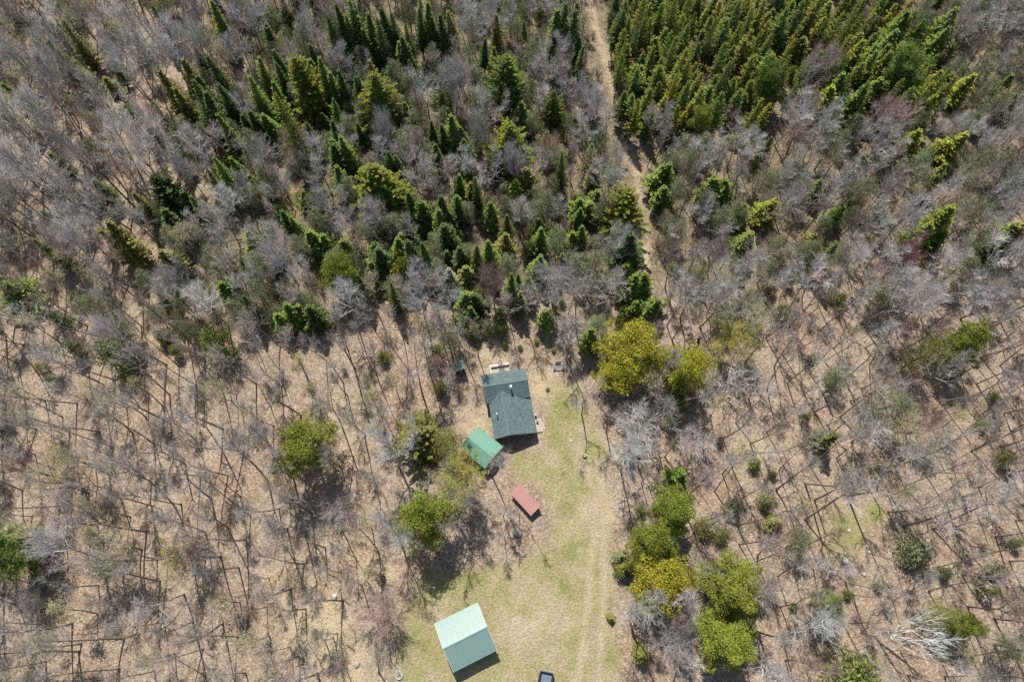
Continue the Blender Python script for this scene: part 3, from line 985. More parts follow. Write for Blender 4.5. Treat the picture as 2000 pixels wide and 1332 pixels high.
def bare_tree(h, crown0, spread, nlimb, r0, leaders=1, n2=8, n3=6, n4=4, wander=.05, el=(25, 62), leaves=0):
    tg, cg = Geo(), Geo()
    stems = []
    base = path((0, 0, -.3), (rng.normal(0, .10), rng.normal(0, .10), 1), h * (.95 if leaders == 1 else crown0 * .9), 10, wander, .035)
    rr = np.linspace(1, .18 if leaders == 1 else .75, len(base)) * r0
    rr[0] = r0 * 1.35
    tg.tube(base, rr, 7)
    if leaders == 1:
        stems.append((base, crown0, r0))
    else:
        a0 = rng.uniform(0, 6)
        for i in range(leaders):
            a = a0 + i * 2 * PI / leaders + rng.normal(0, .3)
            s = rng.uniform(.22, .5)
            Q = path(base[-1], (s * math.cos(a), s * math.sin(a), 1), h * (.95 - crown0 * .9) * rng.uniform(.85, 1.05), 8, .08, .04)
            tg.tube(Q, np.linspace(.6, .1, len(Q)) * r0, 6)
            stems.append((Q, .12, r0 * .6))
    l2p, l2d, l2L = [], [], []
    ga = rng.uniform(0, 6)
    for i in range(nlimb):
        S, c0, rs = stems[i % len(stems)]
        u = (i + rng.uniform(0, 1)) / nlimb
        t = c0 + (1 - c0) * u ** .9 * .98
        p, d = along(S, min(t, .995))
        ga += 2.4 + rng.normal(0, .35)
        e = math.radians(el[0] + (el[1] - el[0]) * u + rng.normal(0, 8))
        L = spread * (1.15 - .72 * u) * rng.uniform(.65, 1.2)
        Q = path(p, (math.cos(ga) * math.cos(e), math.sin(ga) * math.cos(e), math.sin(e)), L, 5, .14, .10)
        cg.tube(Q, np.linspace(1, .22, 6) * max(.032, rs * .38 * (1.1 - .6 * u)), 4, .1)
        for j in range(n2):
            s = .22 + .78 * (j + rng.uniform(0, 1)) / n2
            p2, d2 = along(Q, min(s, .99))
            dd = norm(d2 + rng.normal(0, .42, 3) + [0, 0, .22])
            L2 = L * .42 * (1.25 - .75 * s) * rng.uniform(.7, 1.25) + .15
            R = path(p2, dd, L2, 3, .16, .10)
            cg.tube(R, np.array([1, .75, .5, .3]) * .026, 3, .35)
            l2p.append(R)
    R = np.array(l2p)                                   # (m, 4, 3)
    m = len(R)
    t = rng.uniform(.15, 1, (m, n3)) * 3
    i = np.minimum(t.astype(int), 2)
    f = (t - i)[..., None]
    A = np.take_along_axis(R, i[..., None], 1)
    Bq = np.take_along_axis(R, i[..., None] + 1, 1)
    p3 = (A + (Bq - A) * f).reshape(-1, 3)
    d3 = norm(norm(Bq - A).reshape(-1, 3) + rng.normal(0, .36, (m * n3, 3)) + [0, 0, .15])
    L3 = rng.uniform(.35, 1.0, (m * n3, 1)) * spread / 2.6
    e3 = p3 + d3 * L3
    cg.spikes(p3, e3, .013, .7)
    s = rng.uniform(.2, 1, (len(p3), n4, 1))
    p4 = (p3[:, None] + (e3 - p3)[:, None] * s).reshape(-1, 3)
    d4 = norm(np.repeat(d3, n4, 0) + rng.normal(0, .32, (len(p3) * n4, 3)) + [0, 0, .12])
    e4 = p4 + d4 * rng.uniform(.15, .5, (len(p4), 1))
    cg.spikes(p4, e4, .0085, 1.0)
    lv = None
    if leaves:
        lv = Geo()
        k = rng.integers(0, len(e4), leaves)
        a = rng.normal(0, 1, (leaves, 3)) + [0, 0, .3]
        lv.kites(e4[k] + rng.normal(0, .06, (leaves, 3)), a, rng.uniform(.09, .19, leaves), rng.uniform(.07, .14, leaves), rng.random(leaves))
        lv = lv.mesh("leaves")
    return tg.mesh("trunk"), cg.mesh("crown"), lv, h, spread


def spruce(h, r, whorls, nb, base=.08, droop=-.18, spray=.42, dense=1.0, irr=.15, power=.85, width=.17):
    tg, cg = Geo(), Geo()
    T = path((0, 0, -.2), (0, 0, 1), h, 9, .012)
    tg.tube(T, np.linspace(1, .1, 10) * (.012 * h + .02), 7)
    lob = rng.uniform(0, 6, 4)
    Ps, Ds, Ls, Ws, Ts = [], [], [], [], []
    for i in range(whorls):
        u = (i + .5) / whorls
        z = h * (base + (1 - base) * u)
        Rz = r * max(.04, (1 - u) ** power) * (1 + rng.normal(0, .08)) * min(1, .62 + 2.2 * u)
        kb = max(3, int(nb * (1 - .45 * u)))
        a0 = rng.uniform(0, 6)
        for j in range(kb):
            a = a0 + j * 2 * PI / kb + rng.normal(0, .18)
            R = Rz * (1 + irr * (math.sin(2 * a + lob[0] + u * 3) + .7 * math.sin(3 * a + lob[1] - u * 5)) + rng.normal(0, irr * .8))
            R = max(.18, R)
            p0, _ = along(T, min(.995, (z + .2) / (h + .2)))
            e = droop + .55 * u + rng.normal(0, .07)
            out = np.array([math.cos(a), math.sin(a), 0])
            q = np.linspace(0, 1, 5)[:, None]
            Q = p0 + out * R * q + np.array([0, 0, 1]) * (R * e * q + R * .14 * q ** 2)
            cg.tube(Q, np.linspace(.035, .008, 5) * (.5 + r / 5), 3, 0)
            ns = max(4, int(R / .20 * dense))
            for s in np.linspace(.22, 1, ns):
                c = p0 + out * R * s + np.array([0, 0, 1]) * (R * e * s + R * .14 * s * s)
                side = np.array([-out[1], out[0], 0])
                reach = spray * (.55 + .6 * (1 - s)) * rng.uniform(.75, 1.25) * (.55 + .45 * min(1, R))
                for sg in (-1, 1):
                    d = out * rng.uniform(.4, .9) + side * sg * rng.uniform(.5, 1.0) + [0, 0, rng.normal(-.08, .22)]
                    Ps.append(c)
                    Ds.append(d)
                    Ls.append(reach * rng.uniform(.8, 1.3))
                    Ws.append(width * rng.uniform(.8, 1.4))
                    Ts.append(s ** 2)
            Ps.append(Q[-1] - out * .1)
            Ds.append(out + [0, 0, .1])
            Ls.append(spray * .7)
            Ws.append(width)
            Ts.append(1)
    Ps.append(T[-1] - [0, 0, .3])
    Ds.append(np.array([0.02, 0, 1]))
    Ls.append(.8)
    Ws.append(.14)
    Ts.append(1)
    cg.kites(Ps, np.array(Ds), np.array(Ls), np.array(Ws), np.array(Ts), fold=.3)
    return tg.mesh("trunk"), cg.mesh("crown"), None, h, r


def pine(h, r, levels, base=.3, perlev=6, nk=30, clump=.62, round_=.5, sparse=1.0, nlen=.42, nw=.13):
    tg, cg = Geo(), Geo()
    T = path((0, 0, -.2), (0, 0, 1), h * .95, 9, .03)
    tg.tube(T, np.linspace(1, .15, 10) * (.013 * h + .02), 7)
    C, O = [], []
    for i in range(levels):
        u = (i + .4) / levels
        z = h * (base + (.96 - base) * u)
        p0, _ = along(T, min(.99, (z + .2) / (h * .95 + .2)))
        R = r * min(1, .68 + 1.3 * u) * max(.12, (1 - u) ** round_)
        kb = perlev if u < .8 else max(3, perlev - 2)
        a0 = rng.uniform(0, 6)
        for j in range(kb):
            a = a0 + j * 2 * PI / kb + rng.normal(0, .22)
            Rb = R * (rng.uniform(.5, 1.22) if r > 4 else rng.uniform(.72, 1.14))
            e = rng.normal(.10 + .35 * u, .10)
            out = np.array([math.cos(a), math.sin(a), e])
            side = np.array([-math.sin(a), math.cos(a), 0])
            q = np.linspace(0, 1, 5)[:, None]
            Q = p0 + out * Rb * q + np.array([0, 0, .08 * Rb]) * q * q
            cg.tube(Q, np.linspace(.07, .02, 5) * (r / 5), 4, 0)
            nc = max(2, int(Rb / 1.15 * sparse + .5))
            if r > 4:
                nc = 3 if Rb > 3 else 2
            for s in np.linspace((.5 if r > 4 else .38) if nc > 2 else .55, 1, nc):
                wid = .32 * Rb * (1 - .55 * s)
                for sg in ((-1, 0, 1) if Rb > 2.2 and s < .9 else (0, rng.choice((-1, 1)))):
                    C.append(p0 + out * Rb * s + side * sg * (wid + rng.normal(0, .2)) + rng.normal(0, .16, 3))
                    O.append(np.array([math.cos(a), math.sin(a), 0]))
    C.append(T[-1])
    O.append(np.zeros(3))
    C, O = np.array(C), np.array(O)
    m = len(C)
    rc = clump * rng.uniform(.65, 1.2, (m, 1, 1))
    d = rng.normal(0, 1, (m, nk, 3))
    d[..., 2] = np.abs(d[..., 2]) * .9 - .35
    d = norm(d + O[:, None] * .35)
    off = d * rc * rng.uniform(.55, 1.0, (m, nk, 1)) * [1, 1, .62]
    Pk = (C[:, None] + off).reshape(-1, 3)
    nd = d.reshape(-1, 3)
    Dk = norm(np.cross(nd, rng.normal(0, 1, nd.shape)) + nd * rng.uniform(.1, .9, (len(nd), 1)))
    k = len(Pk)
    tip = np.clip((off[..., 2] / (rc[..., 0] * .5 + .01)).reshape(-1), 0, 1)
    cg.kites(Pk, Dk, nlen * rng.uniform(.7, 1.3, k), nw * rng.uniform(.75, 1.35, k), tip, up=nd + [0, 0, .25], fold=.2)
    return tg.mesh("trunk"), cg.mesh("crown"), None, h, r


def shrub(h, spread, stems, n3=5):
    cg, tg = Geo(), Geo()
    for i in range(stems):
        a, s = rng.uniform(0, 2 * PI), rng.uniform(.15, .9) * spread / h
        P = path((rng.normal(0, .12), rng.normal(0, .12), -.1), (s * math.cos(a), s * math.sin(a), 1), h * rng.uniform(.7, 1.1), 5, .12, .03)
        tg.tube(P, np.linspace(1, .3, 6) * .03, 4)
        for j in range(9):
            p, d = along(P, rng.uniform(.25, .98))
            Q = path(p, d + rng.normal(0, .6, 3), h * rng.uniform(.15, .4), 2, .2, .05)
            cg.tube(Q, [.013, .010, .006], 3, .4)
            t = rng.uniform(.1, 1, (n3 * 2, 1))
            p3 = np.where(t < .5, Q[0] + (Q[1] - Q[0]) * t * 2, Q[1] + (Q[2] - Q[1]) * (t * 2 - 1))
            cg.spikes(p3, p3 + norm(norm(Q[2] - Q[0]) + rng.normal(0, .6, (n3 * 2, 3))) * rng.uniform(.2, .55, (n3 * 2, 1)), .009, .9)
    return tg.mesh("trunk"), cg.mesh("crown"), None, h, spread


PROTO = {
    'hard': [bare_tree(17, .55, 3.1, 22, .14, 1, 7, 5, 2, .012, (40, 72)), bare_tree(18, .6, 3.1, 20, .14, 2, 7, 5, 2, .012, (40, 70)), bare_tree(17, .5, 3.1, 22, .15, 1, 7, 5, 2, .016, (38, 70)), bare_tree(19, .62, 3.4, 22, .18, 3, 7, 5, 2, .01, (40, 70)),
             bare_tree(18, .58, 2.7, 20, .14, 1, 7, 5, 2, .018, (42, 72)), bare_tree(18, .54, 2.9, 18, .15, 2, 7, 5, 2, .014, (40, 72))],
    'silver': [bare_tree(14, .42, 3.3, 26, .15, 2, 8, 5, 4, .014, (35, 70)), bare_tree(15, .46, 3.2, 26, .15, 1, 8, 5, 4, .014, (36, 70)), bare_tree(14, .4, 3.5, 28, .16, 3, 8, 5, 4, .014, (32, 68)), bare_tree(15, .5, 3.0, 24, .14, 2, 8, 5, 4, .016, (38, 72))],
    'thin': [bare_tree(17, .58, 2.4, 15, .105, 1, 6, 4, 3, .014, (44, 74)), bare_tree(16, .62, 2.2, 13, .095, 1, 6, 4, 3, .018, (46, 75)), bare_tree(18, .64, 2.6, 14, .115, 2, 6, 4, 3, .014, (44, 74)), bare_tree(15, .55, 2.2, 14, .09, 1, 6, 4, 3, .022, (44, 74))],
    'open': [bare_tree(11, .2, 4.6, 38, .2, 5, 9, 6, 3, .04, (22, 66)), bare_tree(12, .26, 4.4, 36, .2, 4, 9, 6, 3, .04, (25, 66)), bare_tree(13, .3, 4.2, 34, .2, 5, 9, 6, 3, .04, (28, 68))],
    'birch': [bare_tree(12, .16, 4.6, 20, .19, 4, 6, 4, 1, .05, (30, 68)), bare_tree(11, .2, 4.4, 18, .18, 5, 6, 4, 1, .05, (25, 60))],
    'leafing': [bare_tree(14, .5, 2.8, 18, .13, 1, 6, 4, 2, .03, (35, 70), 1000), bare_tree(13, .45, 3.0, 20, .13, 2, 6, 4, 2, .03, (35, 70), 1150)],
    'leafy': [bare_tree(11, .3, 4.0, 34, .16, 4, 8, 6, 2, .04, (20, 62), 7500)],
    'sapling': [bare_tree(6, .3, 1.3, 14, .045, 1, 5, 4, 3, .08), bare_tree(7, .35, 1.5, 15, .05, 2, 5, 4, 3, .08), bare_tree(5, .25, 1.2, 14, .04, 1, 5, 4, 3, .1)],
    'shrub': [shrub(2.4, 1.6, 16), shrub(3.2, 2.0, 18), shrub(2.0, 1.8, 14)],
    'spruce': [spruce(14, 2.0, 30, 8), spruce(14, 1.8, 32, 8, .15), spruce(14, 2.3, 28, 9, .05), spruce(14, 1.7, 34, 7, .22)],
    'stand': [spruce(12, 1.8, 20, 7, .25, -.12, .46, .9, .2, .72, .2), spruce(12, 1.7, 20, 7, .32, -.08, .44, .9, .25, .68, .2), spruce(12, 1.95, 20, 8, .2, -.12, .48, .9, .22, .75, .2)],
    'hemlock': [spruce(15, 3.9, 26, 11, .08, -.16, .62, 1.15, .2, .72, .24), spruce(15, 3.6, 26, 10, .12, -.10, .60, 1.15, .26, .66, .24), spruce(15, 4.2, 24, 11, .15, -.05, .62, 1.15, .24, .62, .25)],
    'pine': [pine(15, 4.6, 6, .28, 5, 130, .86, .5, .9, .27, .11), pine(15, 4.4, 6, .24, 5, 135, .92, .45, .9, .27, .11), pine(14, 4.8, 5, .3, 6, 130, .9, .42, .9, .27, .11), pine(15, 4.4, 7, .2, 5, 120, .88, .46, .9, .27, .11)],
    'airy': [pine(13, 3.4, 9, .25, 5, 22, .6, .55, 1.0, .40, .07), pine(13, 3.2, 8, .3, 5, 24, .55, .6, 1.0, .40, .07)],
    'young': [pine(4, 1.7, 6, .06, 5, 16, .45, .8, 1.4, .34, .10), pine(4, 1.6, 5, .06, 5, 14, .5, .7, 1.3, .34, .09)],
}
for k, L in PROTO.items():
    for tm, cm, lm, h, r in L:
        tm.materials.append(M['bark'])
        cm.materials.append(M['needle'] if k in ('spruce', 'stand', 'hemlock', 'pine', 'airy', 'young') else M['twig'])
        tm.polygons.foreach_set("use_smooth", [True] * len(tm.polygons))
        if lm:
            lm.materials.append(M['leaf'])

# ------------------------------------------------------------------ planting
TILE = {'A': (0, 0), 'B': (650, 0), 'C': (1300, 0), 'D': (0, 433), 'E': (650, 433), 'F': (1300, 433), 'G': (0, 866), 'H': (650, 866), 'I': (1300, 866)}
PLANTED = []          # x, y, keep-out radius
SHOWN = []            # photo circles (x, y, radius) of conifers that stand free of bare crowns
KIND = {
    'hard': ("bare_hardwood", "tree", "bare hardwoods of the surrounding woods"),
    'ash': ("silvery_hardwood", "tree", "silvery bare hardwoods of the surrounding woods"),
    'slim': ("slim_bare_tree", "tree", "slim bare trees of the open woods"),
    'maple': ("budding_maple", "tree", "reddish budding maples in the woods"),
    'open': ("broad_bare_tree", "tree", "broad bare trees"),
    'birch': ("white_birch", "tree", "white-barked birches"),
    'leafing': ("leafing_aspen", "tree", "aspens coming into leaf"),
    'leafy': ("leafing_tree", "tree", "aspens coming into leaf"),
    'sapling': ("bare_sapling", "sapling", "bare saplings of the understorey"),
    'shrub': ("bare_shrub", "shrub", "bare shrubs of the understorey"),
    'spruce': ("spruce_tree", "tree", "spruces"),
    'stand': ("slender_spruce", "tree", "slender spruces of the dense stand"),
    'hemlock': ("hemlock_tree", "tree", "hemlocks"),
    'pine': ("pine_tree", "tree", "pines"),
    'airy': ("thin_pine", "tree", "thin grey-green pines"),
    'young': ("young_conifer", "young tree", "young conifers"),
}
LOOK = {
    'hard': "bare grey-brown hardwood", 'ash': "bare silvery hardwood", 'slim': "slim bare tree", 'maple': "bare reddish-brown maple", 'leafing': "thin yellow-green leafing tree", 'sapling': "thin bare sapling", 'shrub': "low bare shrub",
    'spruce': "dark pointed spruce", 'stand': "slender olive-green spruce", 'airy': "thin grey-green pine", 'young': "small bushy conifer", 'log': "weathered fallen log",
}
COLR = {
    'hard': [(.39, .355, .32), (.42, .385, .35), (.36, .32, .285)], 'ash': [(.52, .50, .48), (.47, .45, .43), (.42, .395, .375)], 'slim': [(.39, .355, .325), (.43, .40, .375), (.36, .31, .275)], 'maple': [(.33, .255, .215), (.37, .30, .25), (.30, .23, .20)], 'open': [(.50, .48, .46)],
    'birch': [(.68, .67, .64)], 'leafing': [(.34, .31, .26)], 'leafy': [(.34, .32, .24)], 'sapling': [(.27, .23, .20), (.33, .29, .26)], 'shrub': [(.24, .19, .165), (.28, .225, .20), (.22, .19, .18)],
    'spruce': [(.075, .108, .032), (.09, .13, .036), (.105, .145, .04)], 'stand': [(.145, .18, .034), (.12, .155, .032), (.18, .20, .036), (.095, .13, .034)], 'hemlock': [(.10, .15, .03)],
    'pine': [(.12, .155, .026)], 'airy': [(.19, .22, .125), (.21, .23, .145)], 'young': [(.12, .18, .04), (.09, .145, .04), (.15, .19, .05)],
}
LEAFC = [(.55, .50, .21), (.57, .52, .27), (.50, .47, .22)]
AUTO = []             # things still to be labelled by the landmark they stand nearest to
LANDMARKS = [(990, 790, "the cabin"), (910, 1245, "the garage"), (945, 868, "the bright green shed"), (1028, 975, "the red-roofed woodshed"), (897, 718, "the outhouse"), (1090, 716, "the garden seat"), (585, 858, "the lone round pine"),
             (828, 1020, "the lawn pine"), (1297, 1135, "the largest golden pine"), (1433, 1127, "the wide green pine"), (1426, 1239, "the cluster's lowest pine"), (1224, 675, "the broad golden-green pine"), (1352, 702, "the golden-topped pine"),
             (1433, 664, "the bright yellow tree"), (1450, 750, "the white birches"), (1790, 1244, "the leaning white birch"), (1650, 1096, "the large white rock"), (1884, 675, "the long-crowned pine"), (1741, 783, "the rounded grey-green pine"),
             (20, 1076, "the dark left-edge pine"), (655, 538, "the round bright pine"), (224, 688, "the dark bushy pine"), (995, 168, "the broad dark hemlock"), (1080, 224, "the narrow hemlock"), (743, 206, "the upper middle hemlock"),
             (995, 294, "the half-hidden hemlock"), (744, 371, "the wide yellow-green hemlock"), (1219, 420, "the hemlock ending the trail"), (600, 175, "the upper left hemlock"), (574, 255, "the tallest thin spruce"), (336, 388, "the wide very dark conifer"),
             (1786, 130, "the large dark pine"), (1370, 227, "the pine below the stand"), (385, 84, "the large silvery crown"), (550, 503, "the silver-grey crown"), (1084, 538, "the largest grey crown"), (1601, 126, "the pinkish crown"),
             (1555, 266, "the wide tan crown"), (1737, 227, "the wide purplish crown"), (1625, 1188, "the small bright pine"), (1772, 500, "the maroon crown"), (1934, 583, "the wide dark crown"), (658, 985, "the dark twiggy bush"),
             (60, 1181, "the dark bare bush"), (1242, 835, "the broad bare grey tree"), (1611, 853, "the small leaning conifer"), (0, 0, "the top left corner"), (0, 1332, "the bottom left corner"), (2000, 0, "the top right corner"),
             (2000, 1332, "the bottom right corner"), (1165, 30, "the top of the trail"), (0, 600, "the left edge's middle"), (2000, 480, "the right edge's middle"), (1188, 60, "the stand's edge along the trail"), (1430, 60, "the middle of the stand")]
DIRS = ("right of", "above right of", "above", "above left of", "left of", "below left of", "below", "below right of")
ORD = ("nearest second-nearest third-nearest fourth-nearest fifth-nearest sixth-nearest seventh-nearest eighth-nearest ninth-nearest tenth-nearest eleventh-nearest twelfth-nearest thirteenth-nearest "
       "fourteenth-nearest fifteenth-nearest sixteenth-nearest seventeenth-nearest eighteenth-nearest nineteenth-nearest twentieth-nearest").split()


def label_all():
    slots = {}
    for o, kind, px, py in AUTO:
        d = [math.hypot(px - a, py - b) for a, b, _ in LANDMARKS]
        i = d.index(min(d))
        a, b, _ = LANDMARKS[i]
        q = int(round(math.atan2(b - py, px - a) / (PI / 4))) % 8
        slots.setdefault((kind, i, q), []).append((d[i], o))
    for (kind, i, q), L in slots.items():
        L.sort(key=lambda e: e[0])
        for k, (_, o) in enumerate(L):
            o["label"] = f"{LOOK[kind]}, {ORD[min(k, 19)]} {DIRS[q]} {LANDMARKS[i][2]}"


def plant(kind, x, y, h=None, r=None, col=None, label=None, lean=None, proto=None, keep=None, leafcol=None, tilt=None):
    src = {'maple': 'hard', 'ash': 'silver', 'slim': 'thin'}.get(kind, kind)
    L = PROTO[src]
    tm, cm, lm, ph, pr = L[proto % len(L)] if proto is not None else RND.choice(L)
    h = h or ph * RND.uniform(.78, 1.12)
    sz = h / ph
    sx = (r / pr) if r else sz * RND.uniform(.85, 1.15)
    name, cat, grp = KIND[kind]
    o = thing(name, (x, y, float(relief(np.float64(x), np.float64(y))) - .03), RND.uniform(0, 2 * PI), label, cat, grp)
    if not label:
        AUTO.append((o, kind, *proj(x, y, h * .7)))
    ws = .045 if kind in ('slim', 'maple', 'sapling') else .024
    ln = RND.gauss(0, ws) if lean is None else lean
    o.rotation_euler = (ln, RND.gauss(0, ws), o.rotation_euler[2])
    if tilt:
        o.rotation_euler = (*tilt, 0)
    o.scale = (sx, sx, sz)
    c = col or RND.choice(COLR[kind])
    v = RND.uniform(.85, 1.15)
    c = tuple(min(.85, k * v * RND.uniform(.96, 1.04)) for k in c)
    needle = kind in ('spruce', 'stand', 'hemlock', 'pine', 'airy', 'young')
    t = bpy.data.objects.new("trunk", tm)
    k = bpy.data.objects.new("crown", cm)
    t.color = (.11, .085, .07, 1) if needle else (*[q * .62 for q in c], 1)
    if kind == 'birch':
        t.color = (.7, .69, .66, 1)
    k.color = (*c, 1)
    parts = [t, k]
    if lm:
        l = bpy.data.objects.new("leaves", lm)
        l.color = (*(leafcol or RND.choice(LEAFC)), 1)
        parts.append(l)
    for q in parts:
        q.parent = o
        COL.objects.link(q)
    PLANTED.append((x, y, keep if keep is not None else (r or pr * sx)))
    return o


def covers(x, y, h):
    px, py = proj(x, y, h * .74)
    return any((px - a) ** 2 + (py - b) ** 2 < (c + 14) ** 2 for a, b, c in SHOWN)


def rows(s):
    for e in s.replace("\n", ";").split(";"):
        e = e.split()
        if e:
            yield e[0], [float(v) for v in e[1:]]


def tile(t, x, y):
    ox, oy = TILE[t]
    return ox + .35 * x, oy + .35 * y


G_DARK, G_MID, G_YEL, G_GOLD, G_OLIVE, G_BRIGHT, G_GREY = (.066, .10, .032), (.12, .17, .038), (.18, .212, .034), (.268, .272, .03), (.175, .18, .055), (.165, .20, .06), (.19, .21, .125)
PAL = [G_DARK, G_MID, G_YEL, G_GOLD, G_OLIVE, G_BRIGHT, G_GREY]

# named pines, hemlocks and leafing trees: tile, crown centre x y, radius, height, palette, label
NAMED = [
    ('pine', 'D', 1670, 1215, 5.3, 15, 2, "round yellow-green pine alone in the left woods, level with the shed"),
    ('pine', 'H', 510, 440, 4.7, 15, 2, "round green pine casting a dark shadow on the lawn above the garage"),
    ('pine', 'H', 1895, 365, 4.0, 12, 2, "topmost of the round pines right of the clearing"),
    ('pine', 'H', 1790, 560, 4.2, 12, 2, "second from top of the round pines right of the clearing"),
    ('pine', 'H', 1850, 770, 5.3, 13, 3, "largest golden-green pine in the cluster right of the clearing"),
    ('pine', 'I', 385, 745, 5.4, 12, 2, "wide green pine just right of the largest golden-green pine"),
    ('pine', 'I', 360, 1045, 5.0, 10, 2, "lowest round pine of the cluster right of the clearing"),
    ('pine', 'E', 1640, 690, 6.0, 15, 3, "broad golden-green pine above right of the clearing's corner"),
    ('pine', 'E', 1600, 870, 3.6, 10, 3, "lower golden-green pine touching the broad one by the clearing"),
    ('pine', 'F', 140, 780, 5.0, 14, 3, "golden-topped pine left of the white birches"),
    ('airy', 'E', 1900, 820, 3.4, 11, 5, "pale green pine between the two golden-green pines"),
    ('young', 'F', 70, 960, 2.6, 7, 1, "dark green conifer shaded below the golden-topped pine"),
    ('hemlock', 'E', 480, 1200, 4.4, 10, 4, "olive green hemlock left of the bright green shed"),
    ('airy', 'E', 620, 1240, 3.2, 9, 4, "greyish green pine between the olive hemlock and the shed"),
    ('pine', 'F', 1670, 690, 4.0, 14, 2, "long-crowned yellow-green pine in the right woods"),
    ('airy', 'F', 1260, 1000, 4.0, 10, 6, "rounded grey-green pine in the right woods"),
    ('airy', 'F', 1440, 740, 3.4, 12, 4, "olive pine left of the long-crowned yellow-green pine"),
    ('hemlock', 'F', 890, 1205, 1.8, 8, 4, "small green conifer leaning over shade in the right woods"),
    ('pine', 'G', 60, 600, 4.4, 13, 1, "dark green pine cut by the left edge of the photo"),
    ('pine', 'D', 1870, 300, 3.7, 13, 2, "round bright green pine at the end of the upper left conifers"),
    ('young', 'D', 640, 730, 3.4, 9, 1, "dark green bushy pine among bare trunks in the left woods"),
    ('young', 'D', 1200, 680, 3.2, 9, 1, "green pine behind grey crowns, left woods"),
    ('pine', 'I', 930, 915, 2.8, 7, 5, "small bright green pine in the lower right woods"),
    ('pine', 'I', 1665, 1010, 2.6, 9, 2, "small yellow-green pine right of the leaning white birch"),
    ('airy', 'I', 1540, 950, 2.6, 9, 4, "faint olive pine above the leaning white birch"),
    ('young', 'I', 1400, 600, 3.0, 5, 6, "grey-green bush below the small right-hand opening"),
    ('young', 'I', 1080, 1325, 4.2, 6, 5, "pale green bush cut by the bottom edge at right"),
    ('hemlock', 'B', 985, 480, 4.0, 15, 1, "broad dark green hemlock left of the trail"),
    ('hemlock', 'B', 1230, 640, 2.7, 13, 1, "narrow hemlock just right of the broad dark green one"),
    ('hemlock', 'B', 265, 590, 4.2, 16, 2, "green hemlock with a bare grey tree in front, upper middle"),
    ('hemlock', 'B', 985, 840, 3.9, 15, 2, "yellow-green hemlock half hidden by a grey tree"),
    ('hemlock', 'B', 270, 1060, 5.0, 15, 2, "wide yellow-green hemlock behind a bare grey crown"),
    ('hemlock', 'B', 1625, 1200, 4.0, 14, 2, "yellow-green hemlock above the end of the trail"),
    ('hemlock', 'A', 1715, 500, 4.2, 16, 2, "broad yellow-green hemlock in the upper left conifers"),
    ('spruce', 'A', 1640, 730, 2.7, 22, 2, "tallest thin spruce with a visible dark stem, upper left"),
    ('hemlock', 'A', 960, 1110, 4.0, 13, 0, "wide very dark conifer in the left part of the woods"),
    ('pine', 'C', 1390, 370, 5.2, 16, 1, "large dark round pine at upper right"),
    ('pine', 'C', 200, 650, 3.2, 12, 2, "bright yellow-green pine below the dense spruce stand"),
    ('pine', 'C', 590, 470, 3.8, 13, 1, "green pine at the lower edge of the dense spruce stand"),
    ('leafy', 'F', 380, 660, 4.0, 9, 3, "broad tree in bright yellow leaf above the white birches"),
    ('leafy', 'H', 735, 165, 3.9, 12, 3, "yellow leafing tree overhanging the bright green shed"),
]
for kind, t, x, y, r, h, pi, lab in NAMED:
    px, py = tile(t, x, y)
    zf = {'pine': .66, 'hemlock': .48, 'spruce': .55, 'airy': .62, 'young': .55, 'leafy': .74}[kind]
    p = at(px, py, h * zf)
    SHOWN.append((px, py, r * 10.5 * (.95 if kind in ('pine', 'hemlock') else .6)))
    if kind == 'pine':
        r = r - .1
    plant(kind, p[0], p[1], h, r, None if kind == 'leafy' else tuple(v * (.8 if kind in ('hemlock', 'spruce') else 1) for v in PAL[pi]), lab, .01, keep=r * .8, leafcol=(.50, .47, .10) if kind == 'leafy' else None)

# birches: tile, crown centre, radius, height, label, lean
for t, x, y, r, h, lab in (('F', 370, 890, 4.6, 9, "wide-spreading white birch right of the golden-topped pine"), ('F', 530, 920, 3.6, 9, "second white birch, right of the wide-spreading one"),
                           ('I', 1330, 1080, 4.4, 13, "leaning white birch with long pale limbs at lower right"), ('I', 150, 1220, 2.2, 6, "small pale dead birch at the clearing's lower right edge"),
                           ('I', 600, 1250, 2.4, 7, "pale lichen-grey birch below the cluster of pines")):
    px, py = tile(t, x, y)
    p = at(px, py, h * .65)
    plant('birch', p[0], p[1], h, r, None, lab, tilt=(-.05, .30) if 'leaning' in lab else None)

